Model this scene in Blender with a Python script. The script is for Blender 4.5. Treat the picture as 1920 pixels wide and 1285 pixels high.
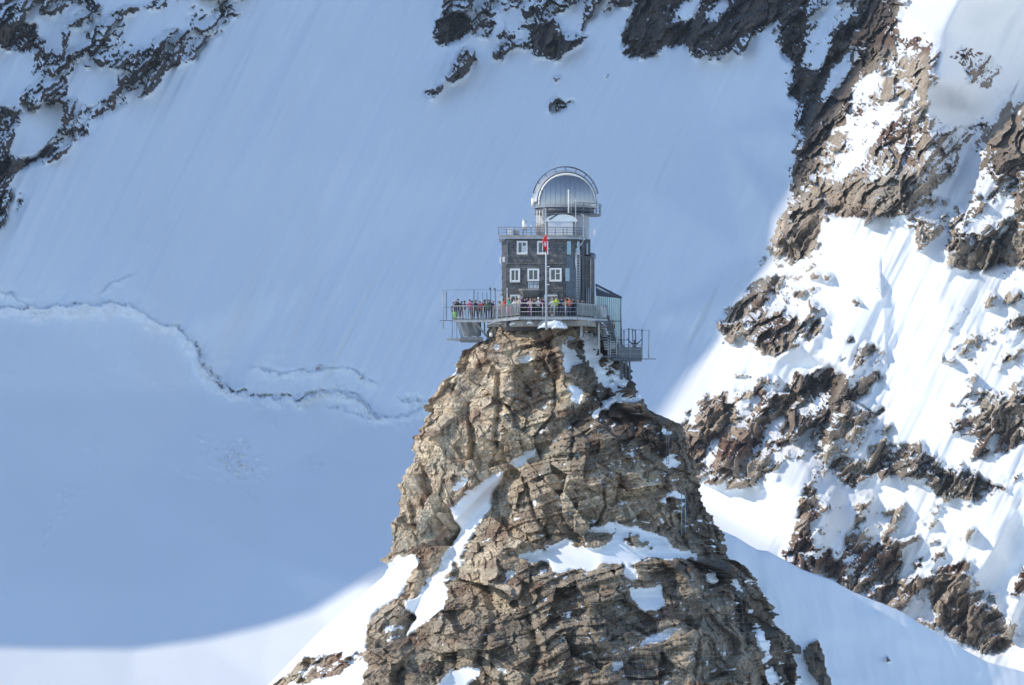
import bpy, bmesh, math, random
import numpy as np
from mathutils import Vector, Matrix
from mathutils.geometry import delaunay_2d_cdt

random.seed(7)
for o in list(bpy.data.objects):
    bpy.data.objects.remove(o)
scene = bpy.context.scene
COL = scene.collection

# ------------------------------------------------------------------ camera, light
HOR = 1100.0            # row of the eye level in the 1920 px wide photograph
FPX = 12000.0           # focal length in those pixels
cam_d = bpy.data.cameras.new('camera')
cam = bpy.data.objects.new('camera', cam_d)
COL.objects.link(cam)
cam.location = (0, 0, 0)
cam.rotation_euler = (math.radians(90), 0, 0)
cam_d.sensor_width = 36.0
cam_d.lens = 36.0 * FPX / 1920.0
cam_d.shift_y = (HOR - 642.5) / 1920.0
cam_d.clip_start = 1.0
cam_d.clip_end = 12000.0
scene.camera = cam

SUN_EL = math.radians(35.0)
SUN_AZ = math.radians(15.0)     # turned from -X towards the camera (-Y)
SUN = Vector((-math.cos(SUN_EL) * math.cos(SUN_AZ), -math.cos(SUN_EL) * math.sin(SUN_AZ), math.sin(SUN_EL)))
sd = bpy.data.lights.new('sun', 'SUN')
sd.energy = 2.0
sd.angle = math.radians(0.53)
sd.color = (1.0, 0.88, 0.72)
sun = bpy.data.objects.new('sun', sd)
COL.objects.link(sun)
sun.rotation_euler = SUN.to_track_quat('Z', 'Y').to_euler()
sun.location = (-300, -100, 300)

world = bpy.data.worlds.new('World')
scene.world = world
world.use_nodes = True
wn = world.node_tree.nodes
wn.clear()
wo = wn.new('ShaderNodeOutputWorld')
wb = wn.new('ShaderNodeBackground')
ws = wn.new('ShaderNodeTexSky')
ws.sky_type = 'NISHITA'
ws.sun_disc = False
ws.sun_elevation = SUN_EL
ws.sun_rotation = math.atan2(SUN.x, SUN.y)
ws.altitude = 2500.0
ws.air_density = 1.0
ws.dust_density = 0.4
ws.ozone_density = 1.7
wb.inputs['Strength'].default_value = 0.15
world.node_tree.links.new(ws.outputs[0], wb.inputs[0])
world.node_tree.links.new(wb.outputs[0], wo.inputs[0])

scene.view_settings.view_transform = 'Standard'
scene.view_settings.look = 'None'
scene.view_settings.gamma = 1.0
scene.view_settings.use_curve_mapping = False
scene.view_settings.exposure = 0.84
scene.render.engine = 'CYCLES'

# ------------------------------------------------------------------ helpers
def P(px, py, Y=600.0):
    return Vector(((px - 960.0) * Y / FPX, Y, (HOR - py) * Y / FPX))

def tag(o, label=None, cat=None, group=None, kind=None):
    if label: o['label'] = label
    if cat: o['category'] = cat
    if group: o['group'] = group
    if kind: o['kind'] = kind
    return o

def empty(name, loc=(0, 0, 0), rz=0.0):
    o = bpy.data.objects.new(name, None)
    COL.objects.link(o)
    o.location = loc
    o.rotation_euler = (0, 0, rz)
    o.empty_display_size = 0.3
    return o

class MB:
    """collects simple shapes in world coordinates and links them as one mesh object"""
    def __init__(s):
        s.v = []; s.f = []; s.sm = []
    def add(s, vs, fs, smooth=False):
        b = len(s.v)
        s.v += [tuple(v) for v in vs]
        s.f += [tuple(i + b for i in f) for f in fs]
        s.sm += [smooth] * len(fs)
        return s
    def box(s, x0, x1, y0, y1, z0, z1):
        vs = [(x0,y0,z0),(x1,y0,z0),(x1,y1,z0),(x0,y1,z0),(x0,y0,z1),(x1,y0,z1),(x1,y1,z1),(x0,y1,z1)]
        return s.add(vs, [(0,3,2,1),(4,5,6,7),(0,1,5,4),(1,2,6,5),(2,3,7,6),(3,0,4,7)])
    def bar(s, a, b, w, h=None):
        a = Vector(a); b = Vector(b); h = h or w
        d = (b - a).normalized()
        up = Vector((0, 0, 1)) if abs(d.z) < 0.95 else Vector((0, 1, 0))
        r = d.cross(up).normalized() * (w / 2); u = r.cross(d).normalized() * (h / 2)
        vs = [a - r - u, a + r - u, a + r + u, a - r + u, b - r - u, b + r - u, b + r + u, b - r + u]
        return s.add(vs, [(0,1,2,3),(7,6,5,4),(0,4,5,1),(1,5,6,2),(2,6,7,3),(3,7,4,0)])
    def tube(s, pts, r, n=8, r2=None, cap=True):
        pts = [Vector(p) for p in pts]; vs = []; fs = []
        for i, p in enumerate(pts):
            d = (pts[min(i + 1, len(pts) - 1)] - pts[max(i - 1, 0)]).normalized()
            up = Vector((0, 0, 1)) if abs(d.z) < 0.9 else Vector((0, 1, 0))
            a = d.cross(up).normalized(); c = a.cross(d).normalized()
            rr = r if r2 is None else r + (r2 - r) * i / (len(pts) - 1)
            for k in range(n):
                t = 2 * math.pi * k / n
                vs.append(p + a * math.cos(t) * rr + c * math.sin(t) * rr)
        for i in range(len(pts) - 1):
            for k in range(n):
                k2 = (k + 1) % n
                fs.append((i*n+k, i*n+k2, (i+1)*n+k2, (i+1)*n+k))
        if cap:
            fs.append(tuple(range(n))[::-1]); fs.append(tuple((len(pts)-1)*n + k for k in range(n)))
        return s.add(vs, fs, True)
    def prism(s, poly, z0, z1, ztop=None):
        n = len(poly)
        vs = [(p[0], p[1], z0) for p in poly] + [(p[0], p[1], z1) for p in poly]
        fs = [tuple(range(n))[::-1], tuple(range(n, 2 * n))]
        for i in range(n):
            j = (i + 1) % n
            fs.append((i, j, n + j, n + i))
        return s.add(vs, fs)
    def lathe(s, prof, cx, cy, n=32, a0=0.0, a1=2 * math.pi, smooth=True):
        full = abs(a1 - a0 - 2 * math.pi) < 1e-6
        m = n if full else n + 1
        vs = []; fs = []
        for (r, z) in prof:
            for k in range(m):
                t = a0 + (a1 - a0) * k / n
                vs.append((cx + r * math.cos(t), cy + r * math.sin(t), z))
        for i in range(len(prof) - 1):
            for k in range(n):
                k2 = (k + 1) % m
                fs.append((i*m+k, i*m+k2, (i+1)*m+k2, (i+1)*m+k))
        return s.add(vs, fs, smooth)
    def build(s, name, mat, parent=None, bevel=0.0):
        me = bpy.data.meshes.new(name)
        vs = s.v
        o = bpy.data.objects.new(name, me)
        if parent is not None:
            inv = world_of(parent).inverted()
            vs = [inv @ Vector(v) for v in vs]
        me.from_pydata([tuple(v) for v in vs], [], s.f)
        me.polygons.foreach_set('use_smooth', s.sm)
        me.materials.append(mat)
        me.update()
        COL.objects.link(o)
        if parent is not None:
            o.parent = parent
        if bevel:
            md = o.modifiers.new('bevel', 'BEVEL'); md.width = bevel; md.segments = 1; md.limit_method = 'ANGLE'
        return o

def world_of(o):
    m = Matrix.LocRotScale(o.location, o.rotation_euler, o.scale)
    return world_of(o.parent) @ m if o.parent else m

# ------------------------------------------------------------------ materials
def mat(name, col, rough=0.6, metal=0.0, noise=0.0, nscale=3.0, bump=0.0, bscale=20.0, spec=0.5):
    m = bpy.data.materials.new(name)
    m.use_nodes = True
    nt = m.node_tree; b = nt.nodes['Principled BSDF']
    b.inputs['Base Color'].default_value = (*col, 1)
    b.inputs['Roughness'].default_value = rough
    b.inputs['Metallic'].default_value = metal
    b.inputs['Specular IOR Level'].default_value = spec
    tc = nt.nodes.new('ShaderNodeTexCoord')
    if noise:
        n = nt.nodes.new('ShaderNodeTexNoise'); n.inputs['Scale'].default_value = nscale; n.inputs['Detail'].default_value = 6
        nt.links.new(tc.outputs['Object'], n.inputs['Vector'])
        r = nt.nodes.new('ShaderNodeValToRGB')
        r.color_ramp.elements[0].position = 0.3; r.color_ramp.elements[1].position = 0.7
        r.color_ramp.elements[0].color = (*[c * (1 - noise) for c in col], 1)
        r.color_ramp.elements[1].color = (*[min(1, c * (1 + noise)) for c in col], 1)
        nt.links.new(n.outputs[0], r.inputs[0]); nt.links.new(r.outputs[0], b.inputs['Base Color'])
    if bump:
        n2 = nt.nodes.new('ShaderNodeTexNoise'); n2.inputs['Scale'].default_value = bscale; n2.inputs['Detail'].default_value = 5
        nt.links.new(tc.outputs['Object'], n2.inputs['Vector'])
        bp = nt.nodes.new('ShaderNodeBump'); bp.inputs['Strength'].default_value = bump; bp.inputs['Distance'].default_value = 0.05
        nt.links.new(n2.outputs[0], bp.inputs['Height']); nt.links.new(bp.outputs[0], b.inputs['Normal'])
    return m

def terrain_mat(name, fine, tan, brown, grey, dark, snowcol=(0.815, 0.85, 0.868), strata=None, bumpd=0.3):
    """rock and snow, split by the vertex data: red = snow, green = dark rock and painted-in shade, blue = rusty rock"""
    m = bpy.data.materials.new(name); m.use_nodes = True
    nt = m.node_tree; N = nt.nodes; L = nt.links
    b = N['Principled BSDF']; b.inputs['Roughness'].default_value = 0.85; b.inputs['Specular IOR Level'].default_value = 0.25
    geo = N.new('ShaderNodeNewGeometry')
    att = N.new('ShaderNodeAttribute'); att.attribute_name = 'terrain_mix'
    sep = N.new('ShaderNodeSeparateColor'); L.new(att.outputs['Color'], sep.inputs[0])
    def noise(scale, detail=6, rough=0.6, vec=None, dist=0.0):
        n = N.new('ShaderNodeTexNoise'); n.inputs['Scale'].default_value = scale
        n.inputs['Detail'].default_value = detail; n.inputs['Roughness'].default_value = rough
        n.inputs['Distortion'].default_value = dist
        L.new(vec or geo.outputs['Position'], n.inputs['Vector']); return n.outputs[0]
    def ramp(src, p0, p1, c0, c1):
        r = N.new('ShaderNodeValToRGB'); e = r.color_ramp.elements
        e[0].position = p0; e[1].position = p1; e[0].color = (*c0, 1); e[1].color = (*c1, 1)
        L.new(src, r.inputs[0]); return r.outputs[0]
    def mix(f, a, c):
        x = N.new('ShaderNodeMix'); x.data_type = 'RGBA'
        if isinstance(f, float): x.inputs[0].default_value = f
        else: L.new(f, x.inputs[0])
        for k, s in ((6, a), (7, c)):
            if isinstance(s, tuple): x.inputs[k].default_value = (*s, 1)
            else: L.new(s, x.inputs[k])
        return x.outputs[2]
    def mth(op, a, c=None, clamp=False):
        x = N.new('ShaderNodeMath'); x.operation = op; x.use_clamp = clamp
        for k, s in ((0, a), (1, c)):
            if s is None: continue
            if isinstance(s, (int, float)): x.inputs[k].default_value = s
            else: L.new(s, x.inputs[k])
        return x.outputs[0]
    mp = N.new('ShaderNodeMapping'); L.new(geo.outputs['Position'], mp.inputs[0])
    mp.inputs['Rotation'].default_value = strata[0]; mp.inputs['Scale'].default_value = strata[1]
    sv = mp.outputs[0]
    k1 = ramp(noise(0.18 * fine, 8, 0.65, dist=0.6), 0.47, 0.64, (0, 0, 0), (1, 1, 1))
    k2 = ramp(noise(0.5 * fine, 8, 0.65, sv), 0.44, 0.6, (0, 0, 0), (1, 1, 1))
    k3 = noise(2.2 * fine, 7, 0.75, sv)
    base = mix(k1, tan, grey)
    base = mix(mth('MULTIPLY', k2, 0.6), base, brown)
    base = mix(mth('MULTIPLY', sep.outputs[2], 0.8), base, (0.17, 0.075, 0.045))
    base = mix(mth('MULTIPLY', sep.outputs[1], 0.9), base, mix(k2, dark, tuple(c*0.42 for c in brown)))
    val = ramp(k3, 0.3, 0.72, (0.58, 0.58, 0.60), (1.55, 1.52, 1.46))
    vm = N.new('ShaderNodeMix'); vm.data_type = 'RGBA'; vm.blend_type = 'MULTIPLY'; vm.inputs[0].default_value = 1.0
    L.new(base, vm.inputs[6]); L.new(val, vm.inputs[7])
    vor = N.new('ShaderNodeTexVoronoi'); vor.feature = 'DISTANCE_TO_EDGE'; vor.inputs['Scale'].default_value = 0.55 * fine
    wv = N.new('ShaderNodeVectorMath'); wv.operation = 'ADD'
    wn_ = N.new('ShaderNodeTexNoise'); wn_.inputs['Scale'].default_value = 0.8 * fine; wn_.inputs['Detail'].default_value = 4
    L.new(geo.outputs['Position'], wn_.inputs['Vector'])
    wsc = N.new('ShaderNodeVectorMath'); wsc.operation = 'SCALE'; wsc.inputs['Scale'].default_value = 1.6 / fine
    L.new(wn_.outputs['Color'], wsc.inputs[0]); L.new(sv, wv.inputs[0]); L.new(wsc.outputs[0], wv.inputs[1])
    L.new(wv.outputs[0], vor.inputs['Vector'])
    crack = ramp(vor.outputs[0], 0.0, 0.045, (0.5, 0.47, 0.45), (1, 1, 1))
    vm2 = N.new('ShaderNodeMix'); vm2.data_type = 'RGBA'; vm2.blend_type = 'MULTIPLY'; vm2.inputs[0].default_value = 0.3
    L.new(vm.outputs[2], vm2.inputs[6]); L.new(crack, vm2.inputs[7])
    sn = mth('ADD', sep.outputs[0], mth('MULTIPLY', mth('SUBTRACT', noise(3.0 * fine, 5, 0.7), 0.5), 0.8))
    sf = ramp(sn, 0.46, 0.54, (0, 0, 0), (1, 1, 1))
    scol = ramp(noise(0.05 * fine, 4), 0.3, 0.7, tuple(c * 0.96 for c in snowcol), snowcol)
    L.new(mix(sf, vm2.outputs[2], scol), b.inputs['Base Color'])
    L.new(mth('ADD', mth('MULTIPLY', sf, -0.35), 0.9), b.inputs['Roughness'])
    bh = mth('ADD', mth('MULTIPLY', k3, 1.0), mth('MULTIPLY', noise(7.0 * fine, 5, 0.7, sv), 0.5))
    bh = mth('ADD', bh, mth('MULTIPLY', crack_v(N, L, vor), 0.5))
    rk = mth('SUBTRACT', 1.0, sf)
    hh = mth('ADD', mth('MULTIPLY', bh, rk), mth('MULTIPLY', noise(0.9 * fine, 6, 0.6), mth('MULTIPLY', sf, 0.07)))
    bp = N.new('ShaderNodeBump'); bp.inputs['Strength'].default_value = 1.0; bp.inputs['Distance'].default_value = bumpd
    L.new(hh, bp.inputs['Height']); L.new(bp.outputs[0], b.inputs['Normal'])
    return m

def crack_v(N, L, vor):
    r = N.new('ShaderNodeMath'); r.operation = 'MINIMUM'; r.inputs[1].default_value = 0.12
    L.new(vor.outputs[0], r.inputs[0])
    s = N.new('ShaderNodeMath'); s.operation = 'MULTIPLY'; s.inputs[1].default_value = 8.0
    L.new(r.outputs[0], s.inputs[0]); return s.outputs[0]

# ------------------------------------------------------------------ numpy noise
def h32(*ints):
    h = np.full(np.broadcast(*ints).shape, 2166136261, dtype=np.uint32)
    for a in ints:
        a = (np.asarray(a).astype(np.int64) & 0xffffffff).astype(np.uint32)
        h = (h ^ a) * np.uint32(0x9E3779B1)
        h ^= h >> np.uint32(15); h *= np.uint32(0x85EBCA6B); h ^= h >> np.uint32(13)
    return h
def rnd(*ints):
    return (h32(*ints) & np.uint32(0xffffff)).astype(np.float32) / np.float32(0xffffff)

def vnoise2(x, y, seed=0):
    ix = np.floor(x).astype(np.int64); iy = np.floor(y).astype(np.int64)
    fx = x - ix; fy = y - iy
    fx = fx*fx*(3-2*fx); fy = fy*fy*(3-2*fy)
    a = rnd(ix, iy, seed); b = rnd(ix+1, iy, seed); c = rnd(ix, iy+1, seed); d = rnd(ix+1, iy+1, seed)
    return (a*(1-fx)+b*fx)*(1-fy) + (c*(1-fx)+d*fx)*fy
def fbm2(x, y, octv=4, seed=0, gain=0.5):
    s = 0; a = 1.0; t = 0
    for k in range(octv):
        s = s + a * vnoise2(x + 17.3*k, y - 9.1*k, seed + k); t += a
        x, y = (x*0.8 - y*0.6)*2.03, (x*0.6 + y*0.8)*2.03
        a *= gain
    return s / t
def vnoise3(x, y, z, seed=0):
    ix = np.floor(x).astype(np.int64); iy = np.floor(y).astype(np.int64); iz = np.floor(z).astype(np.int64)
    fx = x-ix; fy = y-iy; fz = z-iz
    fx = fx*fx*(3-2*fx); fy = fy*fy*(3-2*fy); fz = fz*fz*(3-2*fz)
    out = 0
    for dx in (0, 1):
        for dy in (0, 1):
            for dz in (0, 1):
                out = out + rnd(ix+dx, iy+dy, iz+dz, seed) * (fx if dx else 1-fx) * (fy if dy else 1-fy) * (fz if dz else 1-fz)
    return out
def fbm3(x, y, z, octv=4, seed=0, gain=0.5):
    s = 0; a = 1.0; t = 0
    for k in range(octv):
        s = s + a * vnoise3(x, y, z, seed + k); t += a
        x = x*2.03+3.1; y = y*2.03-1.7; z = z*2.03+5.3; a *= gain
    return s / t
def facets2(x, y, seed=0, tilt=1.0, off=0.5):
    """every Voronoi cell is a tilted plane: broken rock faces with sharp edges"""
    ix = np.floor(x).astype(np.int64); iy = np.floor(y).astype(np.int64)
    best = np.full(x.shape, 1e9, np.float32); out = np.zeros(x.shape, np.float32)
    for dx in (-1, 0, 1):
        for dy in (-1, 0, 1):
            cx = ix+dx; cy = iy+dy
            ox = x - cx - rnd(cx, cy, seed); oy = y - cy - rnd(cx, cy, seed+1)
            d = ox*ox + oy*oy
            h = off*(rnd(cx, cy, seed+2)-0.5) + tilt*((rnd(cx, cy, seed+3)-0.5)*ox*2 + (rnd(cx, cy, seed+4)-0.5)*oy*2)
            m = d < best
            best = np.where(m, d, best); out = np.where(m, h, out)
    return out
def facets3(x, y, z, seed=0, tilt=1.0, off=0.5):
    ix = np.floor(x).astype(np.int64); iy = np.floor(y).astype(np.int64); iz = np.floor(z).astype(np.int64)
    best = np.full(x.shape, 1e9, np.float32); out = np.zeros(x.shape, np.float32)
    for dx in (-1, 0, 1):
        for dy in (-1, 0, 1):
            for dz in (-1, 0, 1):
                cx = ix+dx; cy = iy+dy; cz = iz+dz
                hh = h32(cx, cy, cz, seed)
                def r(s):
                    return ((hh >> np.uint32(s)) & np.uint32(0x3ff)).astype(np.float32) / 1023.0
                g = h32(hh, seed + 5)
                def q(s):
                    return ((g >> np.uint32(s)) & np.uint32(0xff)).astype(np.float32) / 255.0
                ox = x-cx-r(0); oy = y-cy-r(10); oz = z-cz-r(20)
                d = ox*ox+oy*oy+oz*oz
                h = off*(q(0)-0.5) + tilt*2*((q(8)-0.5)*ox + (q(16)-0.5)*oy + (q(24)-0.5)*oz)
                m = d < best
                best = np.where(m, d, best); out = np.where(m, h, out)
    return out

class Raster:
    def __init__(s, x0, y0, x1, y1, st):
        s.xs = np.arange(x0, x1 + st/2, st); s.ys = np.arange(y0, y1 + st/2, st)
        s.x0 = x0; s.y0 = y0; s.st = st
        s.X, s.Y = np.meshgrid(s.xs, s.ys)
        s.X = s.X.astype(np.float32); s.Y = s.Y.astype(np.float32)
        s.shape = s.X.shape
    def poly(s, arr, pts, val, only=None):
        p = np.array(pts, float)
        i0 = max(0, int((p[:,0].min()-s.x0)/s.st)-1); i1 = min(s.shape[1], int((p[:,0].max()-s.x0)/s.st)+2)
        j0 = max(0, int((p[:,1].min()-s.y0)/s.st)-1); j1 = min(s.shape[0], int((p[:,1].max()-s.y0)/s.st)+2)
        if i1 <= i0 or j1 <= j0: return
        X = s.X[j0:j1, i0:i1]; Y = s.Y[j0:j1, i0:i1]
        ins = np.zeros(X.shape, bool)
        n = len(p)
        for i in range(n):
            xa, ya = p[i]; xb, yb = p[(i+1) % n]
            if ya == yb: continue
            c = ((ya > Y) != (yb > Y)) & (X < (xb-xa)*(Y-ya)/(yb-ya)+xa)
            ins ^= c
        arr[j0:j1, i0:i1][ins] = val
    def blur(s, a, px):
        sg = px / s.st
        r = max(1, int(sg*2.5)); k = np.exp(-0.5*(np.arange(-r, r+1)/sg)**2); k /= k.sum()
        b = np.pad(a, ((r, r), (r, r)), mode='edge')
        t = sum(k[i]*b[i:i+a.shape[0], :] for i in range(2*r+1))
        return sum(k[i]*t[:, i:i+a.shape[1]] for i in range(2*r+1)).astype(np.float32)
    def tri(s, pts, edges=()):
        v = [Vector((a, b)) for a, b, c in pts]
        res = delaunay_2d_cdt(v, list(edges), [], 0, 1e-3)
        vz = []
        for q, ids in zip(res[0], res[3]):
            if ids: vz.append(pts[ids[0]][2])
            else:
                d = sorted(((q.x-a)**2+(q.y-b)**2, c) for a, b, c in pts)[:3]
                w = [1/(k[0]+1e-3) for k in d]; vz.append(sum(a*k[1] for a, k in zip(w, d))/sum(w))
        out = np.full(s.shape, np.nan, np.float32)
        for f in res[2]:
            (x1, y1), (x2, y2), (x3, y3) = [tuple(res[0][i]) for i in f]
            z1, z2, z3 = [vz[i] for i in f]
            i0 = max(0, int((min(x1,x2,x3)-s.x0)/s.st)); i1 = min(s.shape[1], int((max(x1,x2,x3)-s.x0)/s.st)+2)
            j0 = max(0, int((min(y1,y2,y3)-s.y0)/s.st)); j1 = min(s.shape[0], int((max(y1,y2,y3)-s.y0)/s.st)+2)
            if i1 <= i0 or j1 <= j0: continue
            X = s.X[j0:j1, i0:i1]; Y = s.Y[j0:j1, i0:i1]
            D = (y2-y3)*(x1-x3)+(x3-x2)*(y1-y3)
            if abs(D) < 1e-9: continue
            a = ((y2-y3)*(X-x3)+(x3-x2)*(Y-y3))/D; b = ((y3-y1)*(X-x3)+(x1-x3)*(Y-y3))/D; c = 1-a-b
            m = (a >= -1e-4) & (b >= -1e-4) & (c >= -1e-4)
            sub = out[j0:j1, i0:i1]
            sub[m] = (a*z1+b*z2+c*z3)[m]
        return out
    def sample(s, a, px, py):
        fx = np.clip((px-s.x0)/s.st, 0, s.shape[1]-1.001); fy = np.clip((py-s.y0)/s.st, 0, s.shape[0]-1.001)
        ix = fx.astype(int); iy = fy.astype(int); fx = fx-ix; fy = fy-iy
        return (a[iy, ix]*(1-fx)+a[iy, ix+1]*fx)*(1-fy)+(a[iy+1, ix]*(1-fx)+a[iy+1, ix+1]*fx)*fy

def line_dist(X, Y, pts):
    """distance to a polyline and side (positive to the right of / below the line)"""
    best = np.full(X.shape, 1e9, np.float32); side = np.zeros(X.shape, np.float32)
    for (xa, ya), (xb, yb) in zip(pts[:-1], pts[1:]):
        dx, dy = xb-xa, yb-ya; l2 = dx*dx+dy*dy
        t = np.clip(((X-xa)*dx+(Y-ya)*dy)/l2, 0, 1)
        ex = X-xa-t*dx; ey = Y-ya-t*dy
        d = np.sqrt(ex*ex+ey*ey)
        m = d < best
        best = np.where(m, d, best); side = np.where(m, np.sign(ex*(-dy)+ey*dx)*-1, side)
    return best, side

def grid_object(name, V, rows, cols, mix_rgb, smooth_face, material, close=False):
    """V: (rows*cols,3) vertices of a grid; quads between neighbours"""
    me = bpy.data.meshes.new(name)
    idx = np.arange(rows*cols).reshape(rows, cols)
    if close:
        idx = np.concatenate([idx, idx[:, :1]], axis=1)
    q = np.stack([idx[:-1, :-1], idx[1:, :-1], idx[1:, 1:], idx[:-1, 1:]], axis=-1).reshape(-1, 4)
    me.vertices.add(len(V)); me.vertices.foreach_set('co', V.astype(np.float32).ravel())
    me.loops.add(q.size); me.loops.foreach_set('vertex_index', q.astype(np.int32).ravel())
    me.polygons.add(len(q)); me.polygons.foreach_set('loop_start', np.arange(0, q.size, 4, dtype=np.int32))
    me.polygons.foreach_set('loop_total', np.full(len(q), 4, np.int32))
    me.update(calc_edges=True)
    if smooth_face is not None:
        sfv = smooth_face.ravel()[q].mean(axis=1) > 0.6
        me.polygons.foreach_set('use_smooth', sfv)
    ca = me.color_attributes.new('terrain_mix', 'FLOAT_COLOR', 'POINT')
    rgba = np.ones((len(V), 4), np.float32); rgba[:, :3] = mix_rgb
    ca.data.foreach_set('color', rgba.ravel())
    me.materials.append(material)
    o = bpy.data.objects.new(name, me); COL.objects.link(o)
    return o
# ================================================================== TERRAIN
M_far = terrain_mat('far_rock_and_snow', 0.32, (0.66, 0.56, 0.43), (0.34, 0.25, 0.185), (0.42, 0.39, 0.33), (0.05, 0.05, 0.055),
                    strata=((0.3, 0.5, 0.2), (1.0, 1.0, 0.7)), bumpd=0.9)
M_near = terrain_mat('pinnacle_rock_and_snow', 0.9, (0.68, 0.575, 0.42), (0.28, 0.205, 0.14), (0.37, 0.35, 0.285), (0.06, 0.057, 0.053),
                     strata=((0.25, 0.45, 0.1), (1.0, 1.0, 1.05)), bumpd=0.13)
M_snow = mat('snow', (0.82, 0.87, 0.89), 0.6, noise=0.02, nscale=0.6, bump=0.25, bscale=3.0, spec=0.3)

# ---- the far mountainside: bowl in shadow, sunlit face on the right
R = Raster(-500, -320, 2420, 1700, 2.5)
ctrl = [
 # glacier floor
 (-520,1720,1300),(250,1720,1330),(700,1720,1340),(1300,1720,1330),(2440,1720,1290),
 (-520,1285,1477),(-520,1215,1504),(0,1285,1494),(250,1285,1503),(500,1285,1502),(690,1285,1490),(960,1285,1480),
 (0,1215,1521.7),(125,1219,1526),(250,1222,1530.2),(380,1205,1534.6),(500,1180,1538.7),(600,1150,1542),(690,1100,1545),(-250,1215,1513),
 (960,1000,1590),(0,1100,1553),(250,1100,1566),(500,1050,1580),(0,900,1612),(250,900,1632),(500,900,1643),(-520,900,1590),
 (-520,600,1660),(0,740,1655),(250,740,1675),(500,800,1674),
 # foot of the steep face
 (-520,560,1668),(0,585,1690),(120,585,1696),(250,590,1702),(340,630,1704),(400,720,1698),(500,755,1692),(650,745,1696),(700,785,1686),(800,780,1684),(1000,790,1668),
 (0,570,1692),(120,570,1698),(250,572,1704),(345,612,1707),(410,705,1702),(500,738,1696),(650,727,1700),(700,767,1690),(800,763,1688),
 (1000,760,1674),(1240,780,1650),
 # steep face
 (-520,0,1775),(0,0,1800),(250,0,1820),(500,0,1836),(780,0,1842),(1000,0,1842),(1250,0,1834),
 (-520,-340,1840),(0,-340,1870),(700,-340,1910),(1300,-340,1915),
 (0,300,1742),(300,300,1766),(600,300,1780),(900,350,1770),(1200,350,1760),(1350,250,1775),(900,560,1724),(1200,600,1710),(600,520,1740),
 (1400,480,1712),(1450,200,1768),(1300,640,1684),
 # ridge between the bowl and the sunlit face
 (1450,480,1695),(1500,350,1715),(1478,250,1742),(1462,90,1790),(1470,0,1815),(1560,220,1738),(1620,120,1752),(1680,0,1775),(1700,-340,1850),(1480,-340,1895),
 # sunlit face
 (1640,250,1690),(1745,60,1712),(1720,200,1672),(1762,150,1670),(1805,150,1692),(1798,0,1724),(1770,60,1706),(1830,60,1762),(1860,170,1732),(1845,215,1712),(1745,290,1652),(1790,330,1664),(1870,212,1732),(1925,168,1760),(1890,240,1684),(1925,205,1680),(1925,0,1805),(1940,-100,1830),(2100,0,1800),
 (1900,300,1640),(1830,480,1610),(1740,460,1624),(1600,400,1657),(1540,400,1668),(1470,440,1688),
 (1720,420,1630),(1560,430,1664),(1650,560,1620),(1500,600,1652),(1400,560,1680),(1350,640,1672),(1410,660,1648),(1500,650,1634),
 (1640,700,1596),(1540,700,1630),(1580,760,1606),(1590,690,1604),(1560,840,1600),(1480,800,1622),(1330,760,1640),(1290,880,1622),(1400,900,1605),
 (1320,950,1608),(1450,980,1590),(1480,1040,1578),(1520,920,1572),(1500,1050,1566),(1600,1000,1552),(1560,1090,1548),(1700,950,1536),
 (1720,840,1556),(1800,900,1530),(1630,820,1572),(1840,780,1540),(1920,700,1545),(1800,640,1580),(1920,520,1590),(1920,900,1512),
 (1730,1080,1522),(1800,1060,1508),(1850,1000,1500),(1860,1120,1506),(1900,1000,1515),(1920,1100,1500),(1780,1140,1500),(1760,1160,1505),(1880,1200,1480),(1900,1230,1478),
 (1700,1200,1500),(1500,1200,1510),(1300,1200,1520),(1920,1285,1450),(1300,1285,1490),
 (2440,-340,1600),(2440,300,1480),(2440,900,1360),(2440,1285,1330),(2100,600,1530),(2100,1000,1440),
 (1700,540,1614),(1660,640,1612),(1760,560,1596),
]
base = R.tri(ctrl)
base = np.where(np.isnan(base), 1600.0, base).astype(np.float32)
wr_ = np.clip((R.X-1450)/200, 0, 1)
base = np.where(base < 1650, base+(1650-base)*.42*wr_*np.clip((1300-R.Y)/150+1, 0, 1), base).astype(np.float32)
base = R.blur(base, 9)
X, Y = R.X, R.Y

D = np.zeros(R.shape, np.float32)       # how much of the ground is bare rock
def rp(val, *pts): R.poly(D, pts, val)
# upper left rocks
rp(.60, (470,-330),(465,0),(427,55),(405,88),(365,113),(310,139),(281,175),(237,204),(175,248),(139,273),(98,314),(60,305),(36,320),(11,357),(-30,390),(-510,420),(-510,-330))
rp(.90, (30,35),(65,40),(75,75),(60,100),(30,100),(0,80),(-60,80),(-60,50)); rp(.95,(145,-20),(190,-20),(190,15),(160,22))
rp(.85, (10,205),(45,200),(30,240),(0,270),(-60,290),(-60,250)); rp(.95, (45,290),(90,265),(130,255),(100,290),(60,315),(20,330),(-20,370),(-40,300))
rp(.05, (0,88),(30,98),(62,108),(55,150),(30,195),(-60,210),(-60,95)); rp(.05, (75,25),(112,35),(118,75),(108,98),(85,85),(70,40))
rp(.10, (232,30),(330,5),(345,40),(300,80),(262,98),(235,70)); rp(.08, (130,138),(205,122),(240,125),(205,180),(160,192),(125,190))
rp(.05, (42,215),(110,195),(120,205),(100,262),(60,290),(40,295),(10,285)); rp(.05, (128,48),(165,50),(160,95),(130,85)); rp(.08,(160,-20),(300,-60),(330,-10),(250,10),(200,25))
rp(.80, (0,365),(25,355),(53,362),(48,385),(20,415),(0,430),(-60,440),(-60,380))
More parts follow.
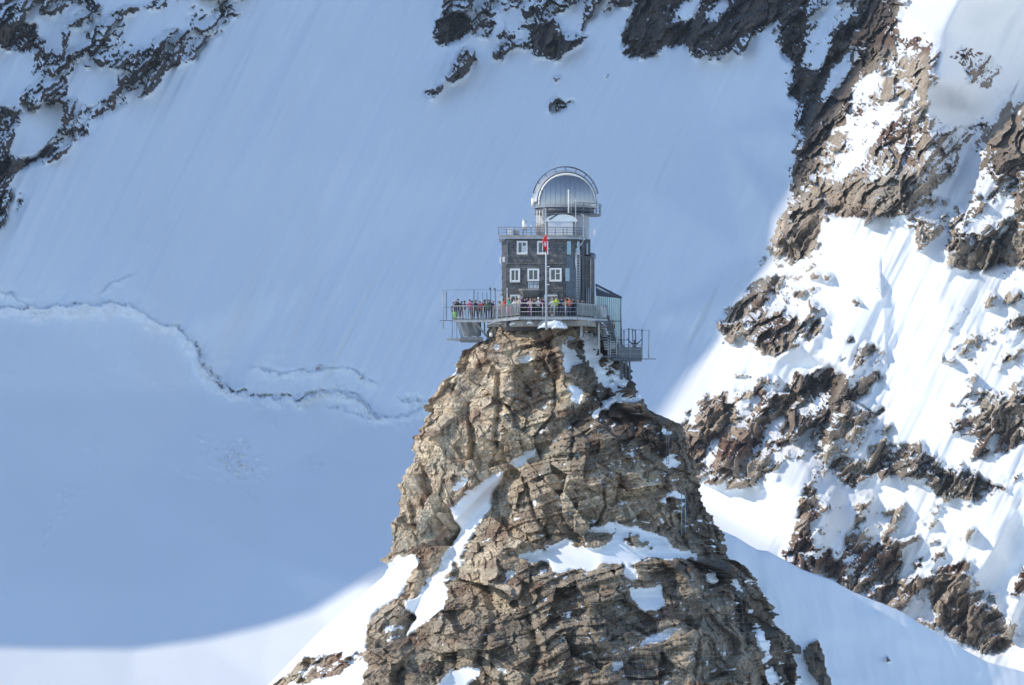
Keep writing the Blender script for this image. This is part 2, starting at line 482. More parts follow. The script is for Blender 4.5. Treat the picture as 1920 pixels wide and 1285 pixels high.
# rocks above the bowl
rp(.64, (810,56),(829,28),(818,-330),(1185,-330),(1185,0),(1125,49),(1095,79),(1035,116),(994,97),(965,85),(926,112),(930,70),(881,64),(855,92),(845,85),(815,82))
rp(1., (815,40),(835,20),(880,22),(884,58),(860,80),(825,86),(812,70)); rp(1., (995,50),(1040,38),(1065,72),(1092,80),(1036,112),(1000,96)); rp(.9,(935,90),(965,60),(975,70),(945,112),(928,110))
rp(.06, (1045,25),(1100,0),(1090,45),(1095,68),(1075,70),(1045,55)); rp(.1,(945,30),(975,10),(985,40),(960,55))
rp(.04, (1130,50),(1190,5),(1220,-40),(1240,-40),(1180,30),(1165,65),(1150,60))
rp(.85, (865,98),(885,95),(897,112),(870,142),(850,158),(838,150),(848,125),(862,118)); rp(.9, (788,172),(808,163),(834,158),(818,178),(800,186))
rp(.9, (1028,205),(1036,186),(1048,178),(1058,190),(1084,180),(1078,197),(1055,213),(1033,214)); rp(.9, (1030,154),(1042,144),(1058,140),(1046,150),(1034,158)); rp(.9,(1133,151),(1141,134),(1142,150))
rp(.97, (1166,64),(1168,109),(1183,112),(1226,109),(1249,90),(1297,92),(1320,101),(1365,99),(1395,79),(1451,45),(1466,41),(1472,-330),(1190,-330),(1185,22))
rp(.0, (1262,37),(1286,8),(1322,-5),(1294,36)); rp(.05, (1324,34),(1357,-5),(1367,8),(1335,38)); rp(.3,(1180,-330),(1470,-330),(1460,-60),(1190,-60))
rp(.98, (1462,62),(1464,109),(1484,120),(1475,175),(1501,204),(1495,237),(1508,241),(1499,277),(1483,328),(1482,361),(1497,366),(1540,330),(1580,240),(1620,164),(1645,102),(1660,66),(1690,22),(1700,-330),(1466,-330))
rp(.03, (1523,-8),(1620,-8),(1600,25),(1566,55),(1552,91),(1537,131),(1508,124),(1515,55)); rp(.05, (1600,95),(1620,82),(1590,135),(1537,195),(1560,135))
# sunlit cliffs
rp(.74, (1690,22),(1690,60),(1728,72),(1768,78),(1765,110),(1745,140),(1740,190),(1752,240),(1800,232),(1850,210),(1865,228),(1885,190),(1925,190),(2410,150),(2410,560),(1925,500),(1900,500),(1870,490),(1830,510),(1790,503),(1775,470),(1745,465),(1722,472),(1718,435),(1712,410),(1690,405),(1660,408),(1620,410),(1570,412),(1545,405),(1540,440),(1512,487),(1482,506),(1470,484),(1446,484),(1408,520),(1402,512),(1439,466),(1465,425),(1480,390),(1497,364),(1537,310),(1566,219),(1603,164),(1640,100),(1660,50))
rp(.99, (1478,425),(1497,370),(1530,350),(1600,345),(1690,345),(1720,380),(1712,410),(1690,402),(1660,405),(1620,408),(1570,410),(1545,402),(1538,440),(1510,486),(1480,500))
rp(.99, (1640,100),(1690,40),(1680,90),(1650,130),(1610,165)); rp(1., (1850,250),(1890,210),(1925,225),(1925,330),(1870,330),(1855,300)); rp(.97,(1775,470),(1790,430),(1830,470),(1925,420),(1925,500),(1830,510),(1790,503))
rp(.10, (1603,162),(1655,118),(1672,115),(1660,150),(1612,200),(1590,232)); rp(.08, (1592,287),(1622,215),(1676,188),(1727,174),(1712,204),(1668,228),(1640,264),(1610,300))
rp(.05, (1548,337),(1600,300),(1628,284),(1603,318),(1556,340)); rp(.03, (1765,100),(1780,40),(1830,-20),(2410,-330),(2410,100),(1925,160),(1888,190),(1865,228),(1850,210),(1800,233),(1757,235),(1752,150))
rp(.62, (1775,108),(1810,82),(1845,98),(1900,125),(1872,150),(1870,172),(1830,165),(1812,130)); rp(.03, (1805,277),(1850,240),(1840,300),(1832,330),(1790,370),(1752,365),(1790,322))
rp(.05, (1790,360),(1850,315),(1862,347),(1830,370),(1800,380)); rp(.05, (1815,427),(1850,390),(1900,368),(1907,400),(1870,425),(1822,442)); rp(.05,(1726,468),(1735,440),(1760,430),(1750,400),(1770,395),(1790,372),(1800,385),(1775,420),(1770,460))
rp(.0, (1690,55),(1700,-330),(2410,-330),(1830,-10),(1780,40),(1765,78),(1728,70))
rp(.25,(1685,55),(1705,-20),(1745,-20),(1725,68))
# isolated rocks of the sunlit face
rp(.9, (1388,553),(1406,528),(1446,513),(1474,522),(1446,553),(1439,568),(1482,590),(1512,604),(1512,619),(1497,633),(1475,662),(1453,672),(1413,657),(1406,622),(1410,592),(1373,648),(1344,617),(1355,582))
rp(.05,(1440,560),(1470,545),(1460,575),(1445,580)); rp(.95, (1504,652),(1519,604),(1534,597),(1550,612),(1530,636))
rp(1., (1484,560),(1490,544),(1510,549),(1505,557)); rp(1., (1543,525),(1548,512),(1560,513),(1552,527)); rp(1., (1596,568),(1600,559),(1618,569)); rp(.7, (1581,650),(1588,633),(1616,625),(1600,650))
rp(.93, (1278,794),(1293,765),(1326,732),(1335,746),(1366,726),(1366,757),(1395,735),(1439,721),(1439,739),(1475,728),(1490,695),(1530,706),(1548,688),(1565,684),(1590,664),(1628,641),(1650,655),(1621,677),(1595,705),(1588,735),(1645,690),(1663,710),(1632,723),(1643,737),(1599,761),(1588,775),(1657,757),(1663,772),(1621,807),(1585,819),(1548,855),(1559,812),(1566,790),(1552,790),(1519,805),(1475,812),(1472,837),(1446,852),(1455,870),(1470,872),(1440,890),(1405,920),(1386,905),(1360,900),(1330,880),(1305,910),(1280,860),(1255,830))
rp(.05, (1452,790),(1475,784),(1452,830),(1432,860),(1428,835)); rp(.05, (1330,830),(1345,825),(1338,860),(1322,880)); rp(.1,(1300,765),(1312,755),(1300,800),(1290,805)); rp(.2,(1375,755),(1420,742),(1450,755),(1400,790)); rp(.1,(1490,760),(1545,745),(1552,755),(1500,775)); rp(.4,(1560,662),(1620,650),(1600,690),(1570,700))
rp(.9, (1472,1055),(1493,971),(1497,931),(1508,912),(1534,914),(1543,953),(1530,967),(1519,978),(1523,1000),(1530,1029),(1514,1058),(1548,1029),(1554,1020),(1565,1029),(1559,1049),(1577,1044),(1581,1007),(1599,983),(1606,962),(1627,971),(1617,996),(1620,1007),(1670,998),(1639,1024),(1657,1018),(1689,1029),(1696,1058),(1683,1087),(1723,1075),(1740,1087),(1760,1060),(1820,1050),(1812,1080),(1780,1110),(1765,1145),(1745,1148),(1735,1120),(1700,1160),(1650,1140),(1590,1118),(1560,1100),(1500,1070))
rp(.05,(1582,1050),(1600,1042),(1640,1040),(1640,1060),(1625,1075),(1590,1080)); rp(.1,(1615,1115),(1640,1095),(1648,1110),(1635,1130)); rp(.05,(1690,1150),(1722,1110),(1740,1100),(1745,1120),(1720,1165)); rp(.1,(1530,960),(1560,930),(1590,945),(1580,975),(1545,985))
rp(.75,(1540,955),(1585,940),(1590,950),(1560,970)); rp(.92, (1752,1162),(1778,1109),(1803,1075),(1824,1080),(1818,1109),(1853,1104),(1834,1146),(1856,1140),(1882,1148),(1904,1210),(1876,1228),(1840,1224),(1803,1210),(1763,1184)); rp(.1,(1835,1170),(1850,1165),(1850,1180),(1838,1185))
rp(.86, (1523,894),(1540,870),(1570,850),(1620,862),(1632,832),(1660,830),(1722,832),(1760,868),(1792,880),(1800,900),(1770,902),(1700,896),(1640,890),(1612,907),(1595,922),(1580,902),(1560,880),(1542,896))
rp(.85, (1735,895),(1792,878),(1860,898),(1890,916),(1832,942),(1790,936),(1750,932)); rp(.7, (1650,963),(1697,947),(1699,971),(1670,990),(1625,997)); rp(.7,(1752,772),(1800,743),(1850,730),(1925,698),(1925,720),(1870,745),(1810,765))
rp(.85, (1774,786),(1832,777),(1847,750),(1925,735),(2400,700),(2400,860),(1925,830),(1880,852),(1830,862),(1815,862),(1835,820),(1790,805)); rp(.1,(1840,830),(1870,815),(1880,830),(1850,845))
rp(.75, (1876,575),(1890,546),(1925,552),(1925,562),(1895,570)); rp(.9, (1889,618),(1896,597),(1925,588),(2000,600),(2000,630)); rp(.85,(1872,682),(1913,648),(1935,650),(1900,677)); rp(.8,(1767,698),(1785,682),(1790,688),(1774,697))
rp(.6, (1600,1030),(1650,1000),(1700,1010),(1690,1030)); rp(.6,(1700,1010),(1730,995),(1735,1010),(1710,1030)); rp(.6,(1680,1050),(1740,1040),(1760,1010),(1830,990),(1825,1000),(1780,1040),(1730,1075)); rp(.8,(1895,1115),(1925,1060),(2000,1060),(2000,1100),(1930,1118)); rp(.8,(1660,806),(1670,770),(1676,775)); rp(.7,(1570,1010),(1575,985),(1582,1000))
rp(.55, (1955,700),(2400,600),(2400,1000),(1955,950)); rp(.6,(1500,880),(1560,770),(1600,790),(1660,757),(1600,810),(1560,850),(1530,900),(1508,912))
rp(1., (1659,1236),(1672,1236),(1668,1241))
Ds = np.maximum(R.blur(D, 6.5), R.blur(D, 3.0)*.92)
Ds = np.maximum(Ds, np.minimum(.47, .85*R.blur(D, 22))*np.clip((R.X-1240)/60, 0, 1))
Fl_ = np.zeros(R.shape, np.float32)
R.poly(Fl_, [(1290,760),(1380,690),(1480,700),(1660,640),(1690,800),(1560,900),(1440,870),(1420,910),(1300,900)], .385)
R.poly(Fl_, [(1490,930),(1560,850),(1640,940),(1760,930),(1925,850),(1925,900),(1760,1000),(1925,1180),(1925,1250),(1780,1200),(1500,1060)], .37)
R.poly(Fl_, [(1760,560),(1925,540),(1925,720),(1760,780)], .30)
R.poly(Fl_, [(1400,500),(1560,430),(1540,520),(1560,640),(1420,660),(1340,640)], .30)
Ds = np.maximum(Ds, R.blur(Fl_, 14))
# noise stretched along the fall line
def rot(a, x, y): return x*math.cos(a)+y*math.sin(a), -x*math.sin(a)+y*math.cos(a)
xa, ya = rot(math.radians(-32), X, Y)
n1 = fbm2(xa/27, ya/16, 6, 11, 0.74)
n1 = (n1 - n1.mean())/n1.std()*.75
q1 = facets2(xa/15+1.5*fbm2(X/30, Y/30, 3, 15), ya/8.5+1.5*fbm2(X/30, Y/30, 3, 16), 17, 1.2, 1.2)+.6*facets2(xa/6.5, ya/3.8, 18, 1.2, 1.2)
xs_, ys_ = rot(math.radians(-52), X, Y)
xs_ = xs_ + 22*(fbm2(X/60, Y/60, 3, 5)-.5)*2; ys_ = ys_ + 16*(fbm2(X/45+9, Y/45, 3, 6)-.5)*2
rb = 8.0*facets2(xs_/130, ys_/50, 21, 1.1, .8) + 5.0*facets2(xs_/52, ys_/21, 22, 1.2, .8) + 2.2*facets2(xs_/20, ys_/9.5, 23, 1.2, .9) + .7*facets2(xs_/9, ys_/5, 24, 1.2, .9)
n1 = (.55*n1+.35*q1/q1.std()+.75*rb/rb.std())*1.1
field = Ds - 0.5 + np.where(Ds > 0.01, 0.21, 0.0)*n1*np.clip(4*Ds*(1.08-Ds)*1.1, 0, 1.25)
rock = np.clip(field/0.14+0.5, 0, 1).astype(np.float32)
rocks = R.blur(rock, 3.0)
# relief, metres towards the viewer
xw = xa + 18*(fbm2(X/60, Y/60, 3, 5)-.5)*2; yw = ya + 18*(fbm2(X/60+9, Y/60, 3, 6)-.5)*2
relief = (8.5*facets2(xw/58, yw/120, 21, 1.1, .7) + 5.0*facets2(xw/22, yw/52, 22, 1.2, .7) + 1.9*facets2(xw/9.5, yw/20, 23, 1.2, .8) + 0.5*facets2(xw/5.5, yw/8, 24, 1.2, .8))
relief += 3.0*(fbm2(xw/15, yw/28, 4, 31)-.5)
shade_l = np.clip((1500-X)/120, 0, 1)*np.clip((420-Y)/60, 0, 1)
relief = rb*1.25 + 2.5*(fbm2(xs_/30, ys_/12, 4, 31)-.5)
disp = rocks*(relief + 1.6)
# snow relief: flutes running down the fall line, soft swells
xf, yf = rot(math.radians(26), X, Y)          # yf runs down the flutes (towards lower left)
fl = fbm2(xf/26, yf/420, 3, 41)-.5
fl2 = fbm2(xf/9, yf/260, 3, 43)-.5
w_steep = np.clip((760-Y)/220, 0.05, 1)*np.clip((1500-X)/100, 0, 1)
near_foot = np.exp(-((Y-640)/120)**2)*np.clip((X-380)/200, 0, 1)*np.clip((1500-X)/100, 0, 1)
w_right = np.clip((X-1420)/120, 0, 1)
disp += (1-rocks)*((fl*(.4+1.3*fbm2(X/150, Y/200, 3, 47)))*(3.6*w_steep+4.6*w_right+4.2*near_foot) + fl2*(0.8*w_steep+1.5*w_right+1.9*near_foot))
disp += (1-rocks)*4.5*(fbm2(X/110, Y/150, 3, 45)-.5)*(0.25+w_right)
# bergschrund
schr = [(-500,560),(-200,585),(0,575),(60,576),(120,573),(200,569),(250,573),(290,600),(340,620),(370,662),(382,690),(415,724),(450,738),(500,749),(560,745),(600,735),(640,732),(672,752),(706,780),(760,775),(800,768),(900,780)]
wx = X + 16*(fbm2(X/17, Y/17, 4, 51, .6)-.5); wy = Y + 26*(fbm2(X/20, Y/20, 5, 52, .65)-.5)
d, side = line_dist(wx, wy, schr)
up = side < 0
lipn = 0.5+1.3*fbm2(X/40, Y/90, 3, 53)
disp += np.where(up, 3.4*np.exp(-(d/16)**2), -1.0*np.exp(-(d/26)**2))*lipn
crack_w = np.clip(1-np.abs(X-470)/150, 0, 1)**.5*0.9+0.12
disp -= np.where(up, 0, 1)*4.5*np.exp(-((d-2)/3.0)**2)*crack_w*(fbm2(X/9, Y/9, 3, 54) > .46)
for ln, hh in (([(380,680),(395,700),(440,735)], 3.0), ([(480,690),(540,700),(600,690),(650,690),(700,715)], 1.6), ([(560,745),(620,728),(660,735),(705,775)], 2.4), ([(190,545),(215,528),(245,520)], .9), ([(620,760),(690,782)], 1.2), ([(755,748),(800,755)], 2.0), ([(0,545),(20,552),(60,575)], 1.6)):
    d2, s2 = line_dist(wx, wy, ln)
    disp += np.where(s2 < 0, hh*np.exp(-(d2/9)**2), -hh*.5*np.exp(-(d2/5)**2))
# the broken ground below the crack
lump = np.clip(fbm2(X/24, Y/13, 4, 61)-.45, 0, 1)*np.exp(-((Y-690)/70)**2)*np.clip((760-X)/80, 0, 1)
disp += 1.0*lump
# avalanche debris
deb = np.zeros(R.shape, np.float32)
for (cx, cy, rx, ry, a) in ((440,868,55,32,1.),(462,832,14,8,1.2),(95,990,22,45,.45),(125,930,26,30,.35),(590,870,22,16,.5),(380,825,22,6,.5),(520,797,10,5,.8),(645,812,6,3,.9),(180,850,60,40,.2),(470,930,90,14,.25),(380,905,60,10,.4),(600,893,60,8,.3)):
    q = ((X-cx)*.85+(Y-cy)*.5)/rx; r_ = (-(X-cx)*.5+(Y-cy)*.85)/ry
    deb = np.maximum(deb, a*np.exp(-(q*q+r_*r_)))
chunks = np.clip(facets2(X/7, Y/4.2, 71, .5, 2.2)-.22, 0, 1)
disp += deb*2.6*chunks
# tilt of the loose rocks' lee hollows on the sunlit face
for (cx, cy, h, w) in ((1490,548,4.0,13),(1547,520,2.6,10),(1604,566,1.6,9)):
    disp += h*np.exp(-((X-cx)**2+(Y-cy)**2*1.4)/(2*(w*.6)**2)) - h*.8*np.exp(-((X-cx-w*2)**2+(Y-cy-4)**2)/(2*w**2))
# ribs of the lit face: (line, height, width on the left, width on the right)
for ln, hh, wl, wr in (([(1745,90),(1738,180),(1745,260),(1722,330)], 7, 40, 14), ([(1890,195),(1858,260),(1850,330),(1780,470)], 9, 60, 18), ([(1690,30),(1650,120),(1580,260),(1505,360)], 6, 40, 60),
        ([(1592,700),(1566,760),(1550,850)], 7, 70, 14), ([(1500,600),(1478,662),(1440,680)], 6, 60, 14), ([(1545,600),(1525,640)], 5, 26, 8), ([(1660,640),(1655,560),(1600,590),(1580,640)], 3.5, 90, 22),
        ([(1800,1080),(1760,1160)], 5, 50, 12), ([(1735,1060),(1690,1110),(1660,1150)], 5, 45, 10), ([(1560,930),(1500,1060)], 3, 30, 30), ([(1870,1140),(1900,1210)], 5, 40, 16), ([(1905,960),(1850,1050),(1815,1110)], 6, 80, 34), ([(1920,1100),(1890,1180)], 4, 14, 40),
        ([(1395,735),(1345,880)], 4, 40, 12), ([(1450,500),(1350,600)], 2.5, 40, 20), ([(1640,300),(1600,400)], 5, 50, 18), ([(1715,300),(1690,400)], 5, 40, 14)):
    d3, s3 = line_dist(X, Y, ln)
    lf = s3 > 0
    disp += hh*np.clip(1-d3/np.where(lf, wl, wr), 0, 1)**1.2
disp += 0.5*np.abs(fbm2(X/3.5, Y/3.5, 2, 81)-.5)*rocks
Yd = base - disp
VX = (X-960)*Yd/FPX; VZ = (HOR-Y)*Yd/FPX
V = np.stack([VX, Yd, VZ], -1).reshape(-1, 3)
dark_shade = np.zeros(R.shape, np.float32)  # dark rock tone, and shade inside the shadow edge put into the colour
R.poly(dark_shade, [(-500,-320),(1700,-320),(1690,20),(1640,110),(1560,240),(1500,370),(1400,400),(-500,500)], 1.0)
R.poly(dark_shade, [(1590,700),(1545,850),(1480,810),(1510,720),(1560,680)], .8); R.poly(dark_shade, [(1540,600),(1490,660),(1420,650),(1460,600)], .5); R.poly(dark_shade, [(1620,830),(1800,830),(1890,920),(1800,940),(1640,900)], .6)
R.poly(dark_shade, [(1760,80),(1925,60),(1925,470),(1800,480),(1740,250)], .5)
R.poly(dark_shade, [(360,640),(600,640),(600,800),(360,800)], .3)
dark_shade = R.blur(dark_shade, 14)
rust = np.clip((fbm2(X/90, Y/70, 4, 91)-.52)*5, 0, 1)
for cx, cy, rr in ((1800,1160,60),(1340,850,70),(1430,90,70),(1500,150,50),(330,110,60),(120,300,60)):
    rust = np.maximum(rust, .6*np.exp(-((X-cx)**2+(Y-cy)**2)/rr**2)*(0.4+.6*fbm2(X/20, Y/20, 3, 92)*1.6))
# snow dusting on the flatter rock ledges
dYx = np.gradient(Yd, axis=1)/np.gradient(VX, axis=1); dYz = np.gradient(Yd, axis=0)/np.gradient(VZ, axis=0)
nz = dYz/np.sqrt(1+dYx**2+dYz**2)
ledge = np.clip((nz-.57+.35*(fbm2(xa/7, ya/5, 4, 95)-.5)-.36*np.clip(Ds*5-3.8, 0, 1))/.10, 0, 1)
print('nz in rock', np.percentile(nz[rock > .9], [10, 30, 50, 70, 90]))
rock = rock*(1-ledge)
rgb = np.stack([1-rock, np.clip(dark_shade, 0, 1), np.clip(rust, 0, 1)], -1).reshape(-1, 3)
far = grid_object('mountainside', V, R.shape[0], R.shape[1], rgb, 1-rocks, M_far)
tag(far, 'steep snow face and rocky sunlit mountainside rising behind the observatory pinnacle', kind='structure')

# ---- the neighbouring peak on the left, whose shadow fills the bowl
hx, hy = -math.cos(SUN_AZ), -math.sin(SUN_AZ)
ux, uy = -(-hy), -hx
ux, uy = hy, -hx       # horizontal direction across the sun, pointing away from the camera
if uy < 0: ux, uy = -ux, -uy
bnd = [(0,1215),(125,1219),(250,1222),(380,1205),(500,1180),(600,1150),(690,1100),(965,960),(1240,780),(1300,690),(1372,590),(1450,480),(1500,350),(1560,220),(1620,110),(1680,0)]
uv = []
for bx, by in bnd:
    yy = float(R.sample(base, np.array([bx]), np.array([by]))[0])
    p = P(bx, by, yy)
    uv.append((p.x*ux+p.y*uy, p.z*math.cos(SUN_EL)-(p.x*hx+p.y*hy)*math.sin(SUN_EL)))
print('shadow edge', [(round(a), round(b)) for a, b in uv])
uv2 = []
for a, b in uv:
    if uv2 and a <= uv2[-1][0]+.5: a = uv2[-1][0]+.5
    uv2.append((a, b))
uu = [uv2[0][0]-60, uv2[0][0]-14, uv2[0][0]-5] + [a for a, b in uv2] + [uv2[-1][0]+120, uv2[-1][0]+330, uv2[-1][0]+700, uv2[-1][0]+1100]
vv = [-150, -60, uv2[0][1]-70] + [b for a, b in uv2] + [uv2[-1][1]+190, uv2[-1][1]+330, uv2[-1][1]+250, 250]
T0 = 300.0
us = np.concatenate([np.arange(uu[0], uv2[-1][0]+20, 2.0), np.linspace(uv2[-1][0]+30, uu[-1], 70)])
ts = np.concatenate([np.linspace(-330, -60, 26), np.linspace(-40, 40, 17), np.linspace(60, 330, 26)])
Ug, Tg = np.meshgrid(us, ts)
crest = (np.interp(Ug, uu, vv)+math.sin(SUN_EL)*T0)/math.cos(SUN_EL)
foot = -70.0
fall = np.abs(Tg)*(2.3+.3*(fbm2(Ug/120, Tg/120, 3, 101)-.5))
Zg = crest - fall + np.abs(Tg)**.5*6*(fbm2(Ug/45, Tg/45, 5, 103)-.5)*(np.abs(Tg) > 5)
Zg = np.maximum(Zg, foot)
PX = Ug*ux+(Tg+T0)*hx; PY = Ug*uy+(Tg+T0)*hy
Vp = np.stack([PX, PY, Zg], -1).reshape(-1, 3)
rk = (fbm2(Ug/50, Tg/50, 5, 105) > .52).astype(np.float32)
rgbp = np.stack([1-rk, rk*0.5, rk*0.2], -1).reshape(-1, 3)
pk = grid_object('neighbouring_peak', Vp, len(ts), len(us), rgbp, 1-rk, M_far)
tag(pk, 'rock and snow peak to the left of the bowl', kind='structure')

# ---- glacier plain reaching the horizon
gl = MB()
gx = [-6000, -1500, -500, 0, 500, 1500, 6000]; gy = [-3000, -500, 0, 400, 1000, 1600, 3000, 8000]
vs = [(a, b, -42.0 - (6.0 if b < 0 else 0)) for b in gy for a in gx]
fs = [(j*7+i, j*7+i+1, (j+1)*7+i+1, (j+1)*7+i) for j in range(7) for i in range(6)]
gl.add(vs, fs, True)
tag(gl.build('glacier', M_snow), 'flat snow covered glacier below the pinnacle', kind='structure')

# ---- the rock pinnacle
R2 = Raster(200, 560, 1900, 2000, 2.0)
X, Y = R2.X, R2.Y
LS = [(604,925),(625,914),(640,910),(645,897),(660,880),(700,850),(715,835),(740,812),(752,805),(775,806),(795,795),(822,777),(845,772),(858,780),(868,774),(880,768),(905,755),(935,750),(960,752),(975,742),(1000,748),(1030,740),(1055,722),(1066,728),(1082,718),(1130,660),(1185,598),(1245,540),(1285,502),(1400,395),(1700,250),(2000,120)]
RS = [(604,1128),(625,1134),(660,1150),(690,1172),(740,1200),(765,1214),(785,1250),(800,1280),(815,1286),(850,1279),(870,1290),(885,1300),(905,1303),(950,1320),(980,1333),(1010,1350),(1045,1360),(1060,1392),(1080,1412),(1110,1432),(1140,1450),(1175,1456),(1190,1474),(1220,1482),(1250,1492),(1285,1503),(1400,1560),(1700,1700),(2000,1800)]
rows = np.concatenate([np.arange(602, 1300, 1.5), np.arange(1304, 1400, 6), np.arange(1410, 2001, 30)])
front = np.linspace(-1, 1, 640); backn = 70
s_back = np.linspace(1, -1, backn+2)[1:-1]
XL = np.interp(rows, [a for a, b in LS], [b for a, b in LS]); XR = np.interp(rows, [a for a, b in RS], [b for a, b in RS])
jl = (vnoise2(rows/7, rows*0, 3)-.5)*7+(vnoise2(rows/3, rows*0, 4)-.5)*3
smooth_l = np.clip((rows-1060)/20, 0, 1)
XL = XL + jl*(1-smooth_l); XR = XR + (vnoise2(rows/6, rows*0+5, 3)-.5)*8+(vnoise2(rows/2.5, rows*0, 6)-.5)*4
th = front*math.pi/2
pxf = ((XL+XR)/2)[:, None] + ((XR-XL)/2)[:, None]*np.sin(th)[None, :]
half = (XR-XL)/2/20.0
Bf = np.interp(rows, [604,640,740,800,900,1000,1100,1285,2000], [2.9,3.6,5.6,7.5,9.5,11.0,14.5,21.0,42.0])
pyf = np.repeat(rows[:, None], len(front), 1)
Yf = 602.0 - Bf[:, None]*np.cos(th)[None, :]**0.8
# facets of the front: pieces of relief given at points (metres towards the viewer)
fc = [(925,604,0),(1030,604,0),(1045,650,1.4),(1062,700,2.4),(1080,755,2.6),(1090,606,-1.0),(1128,604,-1.6),(1085,680,-1.4),(1110,680,-2.2),(1150,722,-2.4),(1185,738,-2.0),
      (960,700,.3),(860,760,.0),(820,850,.6),(900,830,-.8),(960,800,.8),(1010,720,-.4),(1000,845,-1.6),(930,910,-1.8),(870,985,-1.6),(850,900,1.0),(790,1000,.6),
      (1110,755,1.2),(1165,748,1.0),(1215,768,.6),(1040,830,1.8),(1020,900,2.6),(1000,1000,1.6),(960,1040,.4),(1090,880,3.4),(1180,860,3.2),(1260,860,1.6),(1130,960,3.2),(1230,960,2.8),(1300,960,.4),
      (1290,820,.2),(1150,984,2.2),(1100,1000,1.2),(1040,1026,.8),(1220,1006,1.4),(1310,1038,.2),(1040,1070,2.6),(1120,1065,3.0),(1200,1060,3.0),(1290,1060,1.6),
      (840,1090,-1.2),(780,1160,-1.0),(760,1120,.4),(720,1140,.2),(700,1170,1.6),(880,1120,1.8),(940,1090,1.6),(960,1180,2.6),(860,1220,.8),(760,1240,2.0),(700,1260,1.6),(640,1230,-.4),(560,1260,-.6),(600,1180,0),(700,1090,0),
      (1100,1180,3.2),(1210,1120,2.2),(1250,1180,3.2),(1300,1150,2.6),(1330,1250,3.4),(1180,1260,2.2),(1040,1270,2.6),(1400,1200,.4),(1400,1100,-.3),(1460,1250,0),(1350,1050,0),
      (0,500,0),(2000,500,0),(0,2100,0),(2000,2100,0),(400,1400,0),(1600,1400,0),(900,1400,1),(1200,1400,2)]
fr = R2.tri(fc, [])
fr = R2.blur(np.where(np.isnan(fr), 0, fr).astype(np.float32), 5)
for ln, hh, w in (([(1085,772),(1010,850),(940,920),(872,990),(800,1100),(756,1190)], -1.4, 22), ([(1130,900),(1135,950),(1120,985)], -1.2, 5), ([(1075,800),(1070,860)], -1.0, 5), ([(985,900),(1000,960),(1030,1010)], -1.2, 6), ([(1030,640),(1045,700),(1040,760)], -1.2, 8), ([(940,700),(935,780),(930,830)], -1.4, 9), ([(880,760),(885,830),(870,880)], -1.1, 8),
        ([(1240,925),(1160,935),(1070,905)], -.9, 7), ([(1080,840),(1180,810),(1270,830)], .8, 12), ([(990,1150),(1010,1220),(990,1285)], -1.6, 12), ([(1295,1160),(1310,1220),(1300,1290)], -1.2, 9), ([(900,1080),(930,1160),(900,1240)], -1.4, 12)):
    d4, s4 = line_dist(X, Y, ln)
    fr += hh*np.clip(1-d4/w, 0, 1)
# strata: thin steps following the tilted beds
bed = (Y*0.93 + X*0.28 + 60*(fbm2(X/160, Y/160, 3, 201)-.5))
st_w = np.clip((X-900)/120, 0, 1)
saw = lambda t: (t-np.floor(t))
bedh = (saw(bed/36)*1.1+saw(bed/15+.5*fbm2(X/50, Y/50, 2, 203))*.5+saw(bed/6.5+.7*fbm2(X/30, Y/30, 2, 204))*.22)*(.4+1.1*fbm2(X/45, Y/45, 3, 205))
bedf = (bedh*(0.12+.75*st_w)).astype(np.float32)
fr = fr.astype(np.float32)
fcos = np.clip(np.cos(th), 0, 1)[None, :]**.5
fd = R2.sample(fr, pxf, pyf)*fcos
# snow mask (density of rock = 1)
D2 = np.ones(R2.shape, np.float32)
def sp(val, *pts): R2.poly(D2, pts, val)
sp(.0, (1019,830),(1006,855),(974,880),(957,870),(986,846)); sp(.0, (942,897),(917,946),(913,960),(900,972),(848,962),(884,925),(913,899),(942,880))
sp(.0, (944,883),(926,919),(913,965),(867,1017),(867,1051),(823,1086),(840,1097),(834,1143),(787,1172),(758,1202),(779,1160),(750,1131),(785,1114),(807,1080),(842,1034),(865,988),(842,960),(870,931),(913,896))
sp(.35,(865,1020),(900,990),(870,1060),(845,1095),(836,1085))
sp(.0, (722,1060),(750,1045),(774,1040),(787,1050),(762,1095),(754,1118),(718,1140),(690,1165),(685,1228),(640,1222),(600,1225),(560,1242),(500,1292),(200,1600),(100,1600),(400,1200))
sp(.66, (500,1292),(560,1244),(600,1226),(640,1224),(690,1222),(690,1300),(650,1320)); sp(.0,(560,1290),(640,1262),(670,1240),(690,1250),(670,1300))
sp(.05, (968,1040),(1033,1022),(1107,992),(1148,978),(1188,986),(1245,1009),(1274,1032),(1314,1035),(1304,1050),(1262,1050),(1216,1042),(1188,1059),(1130,1059),(1107,1070),(1033,1073),(1025,1053),(999,1056))
sp(.62, (1055,1010),(1100,998),(1150,992),(1215,1010),(1245,1030),(1215,1036),(1160,1010),(1120,1024),(1070,1030))
sp(.0, (1176,1103),(1243,1097),(1248,1139),(1199,1147)); sp(.1, (1186,1219),(1209,1194),(1266,1170),(1276,1183),(1233,1208)); sp(.0, (815,1295),(844,1256),(890,1251),(903,1263),(872,1295))
sp(.12, (1050,640),(1068,647),(1098,684),(1074,690),(1070,699),(1057,695)); sp(.42, (1086,612),(1112,622),(1134,645),(1150,669),(1174,702),(1210,752),(1183,752),(1150,742),(1123,717),(1105,677),(1086,644))
sp(.1,(1094,640),(1106,640),(1122,680),(1150,740),(1130,725),(1104,680)); sp(.1, (1066,722),(1094,733),(1090,761),(1070,757)); sp(.08, (1117,766),(1139,749),(1165,745),(1189,751),(1156,760),(1108,787))
sp(.1, (1235,792),(1257,807),(1257,817),(1240,810)); sp(.1, (1246,865),(1260,848),(1274,868),(1249,877)); sp(.1, (1243,920),(1287,923),(1283,934),(1250,931)); sp(.25, (840,921),(870,888),(881,899),(855,921))
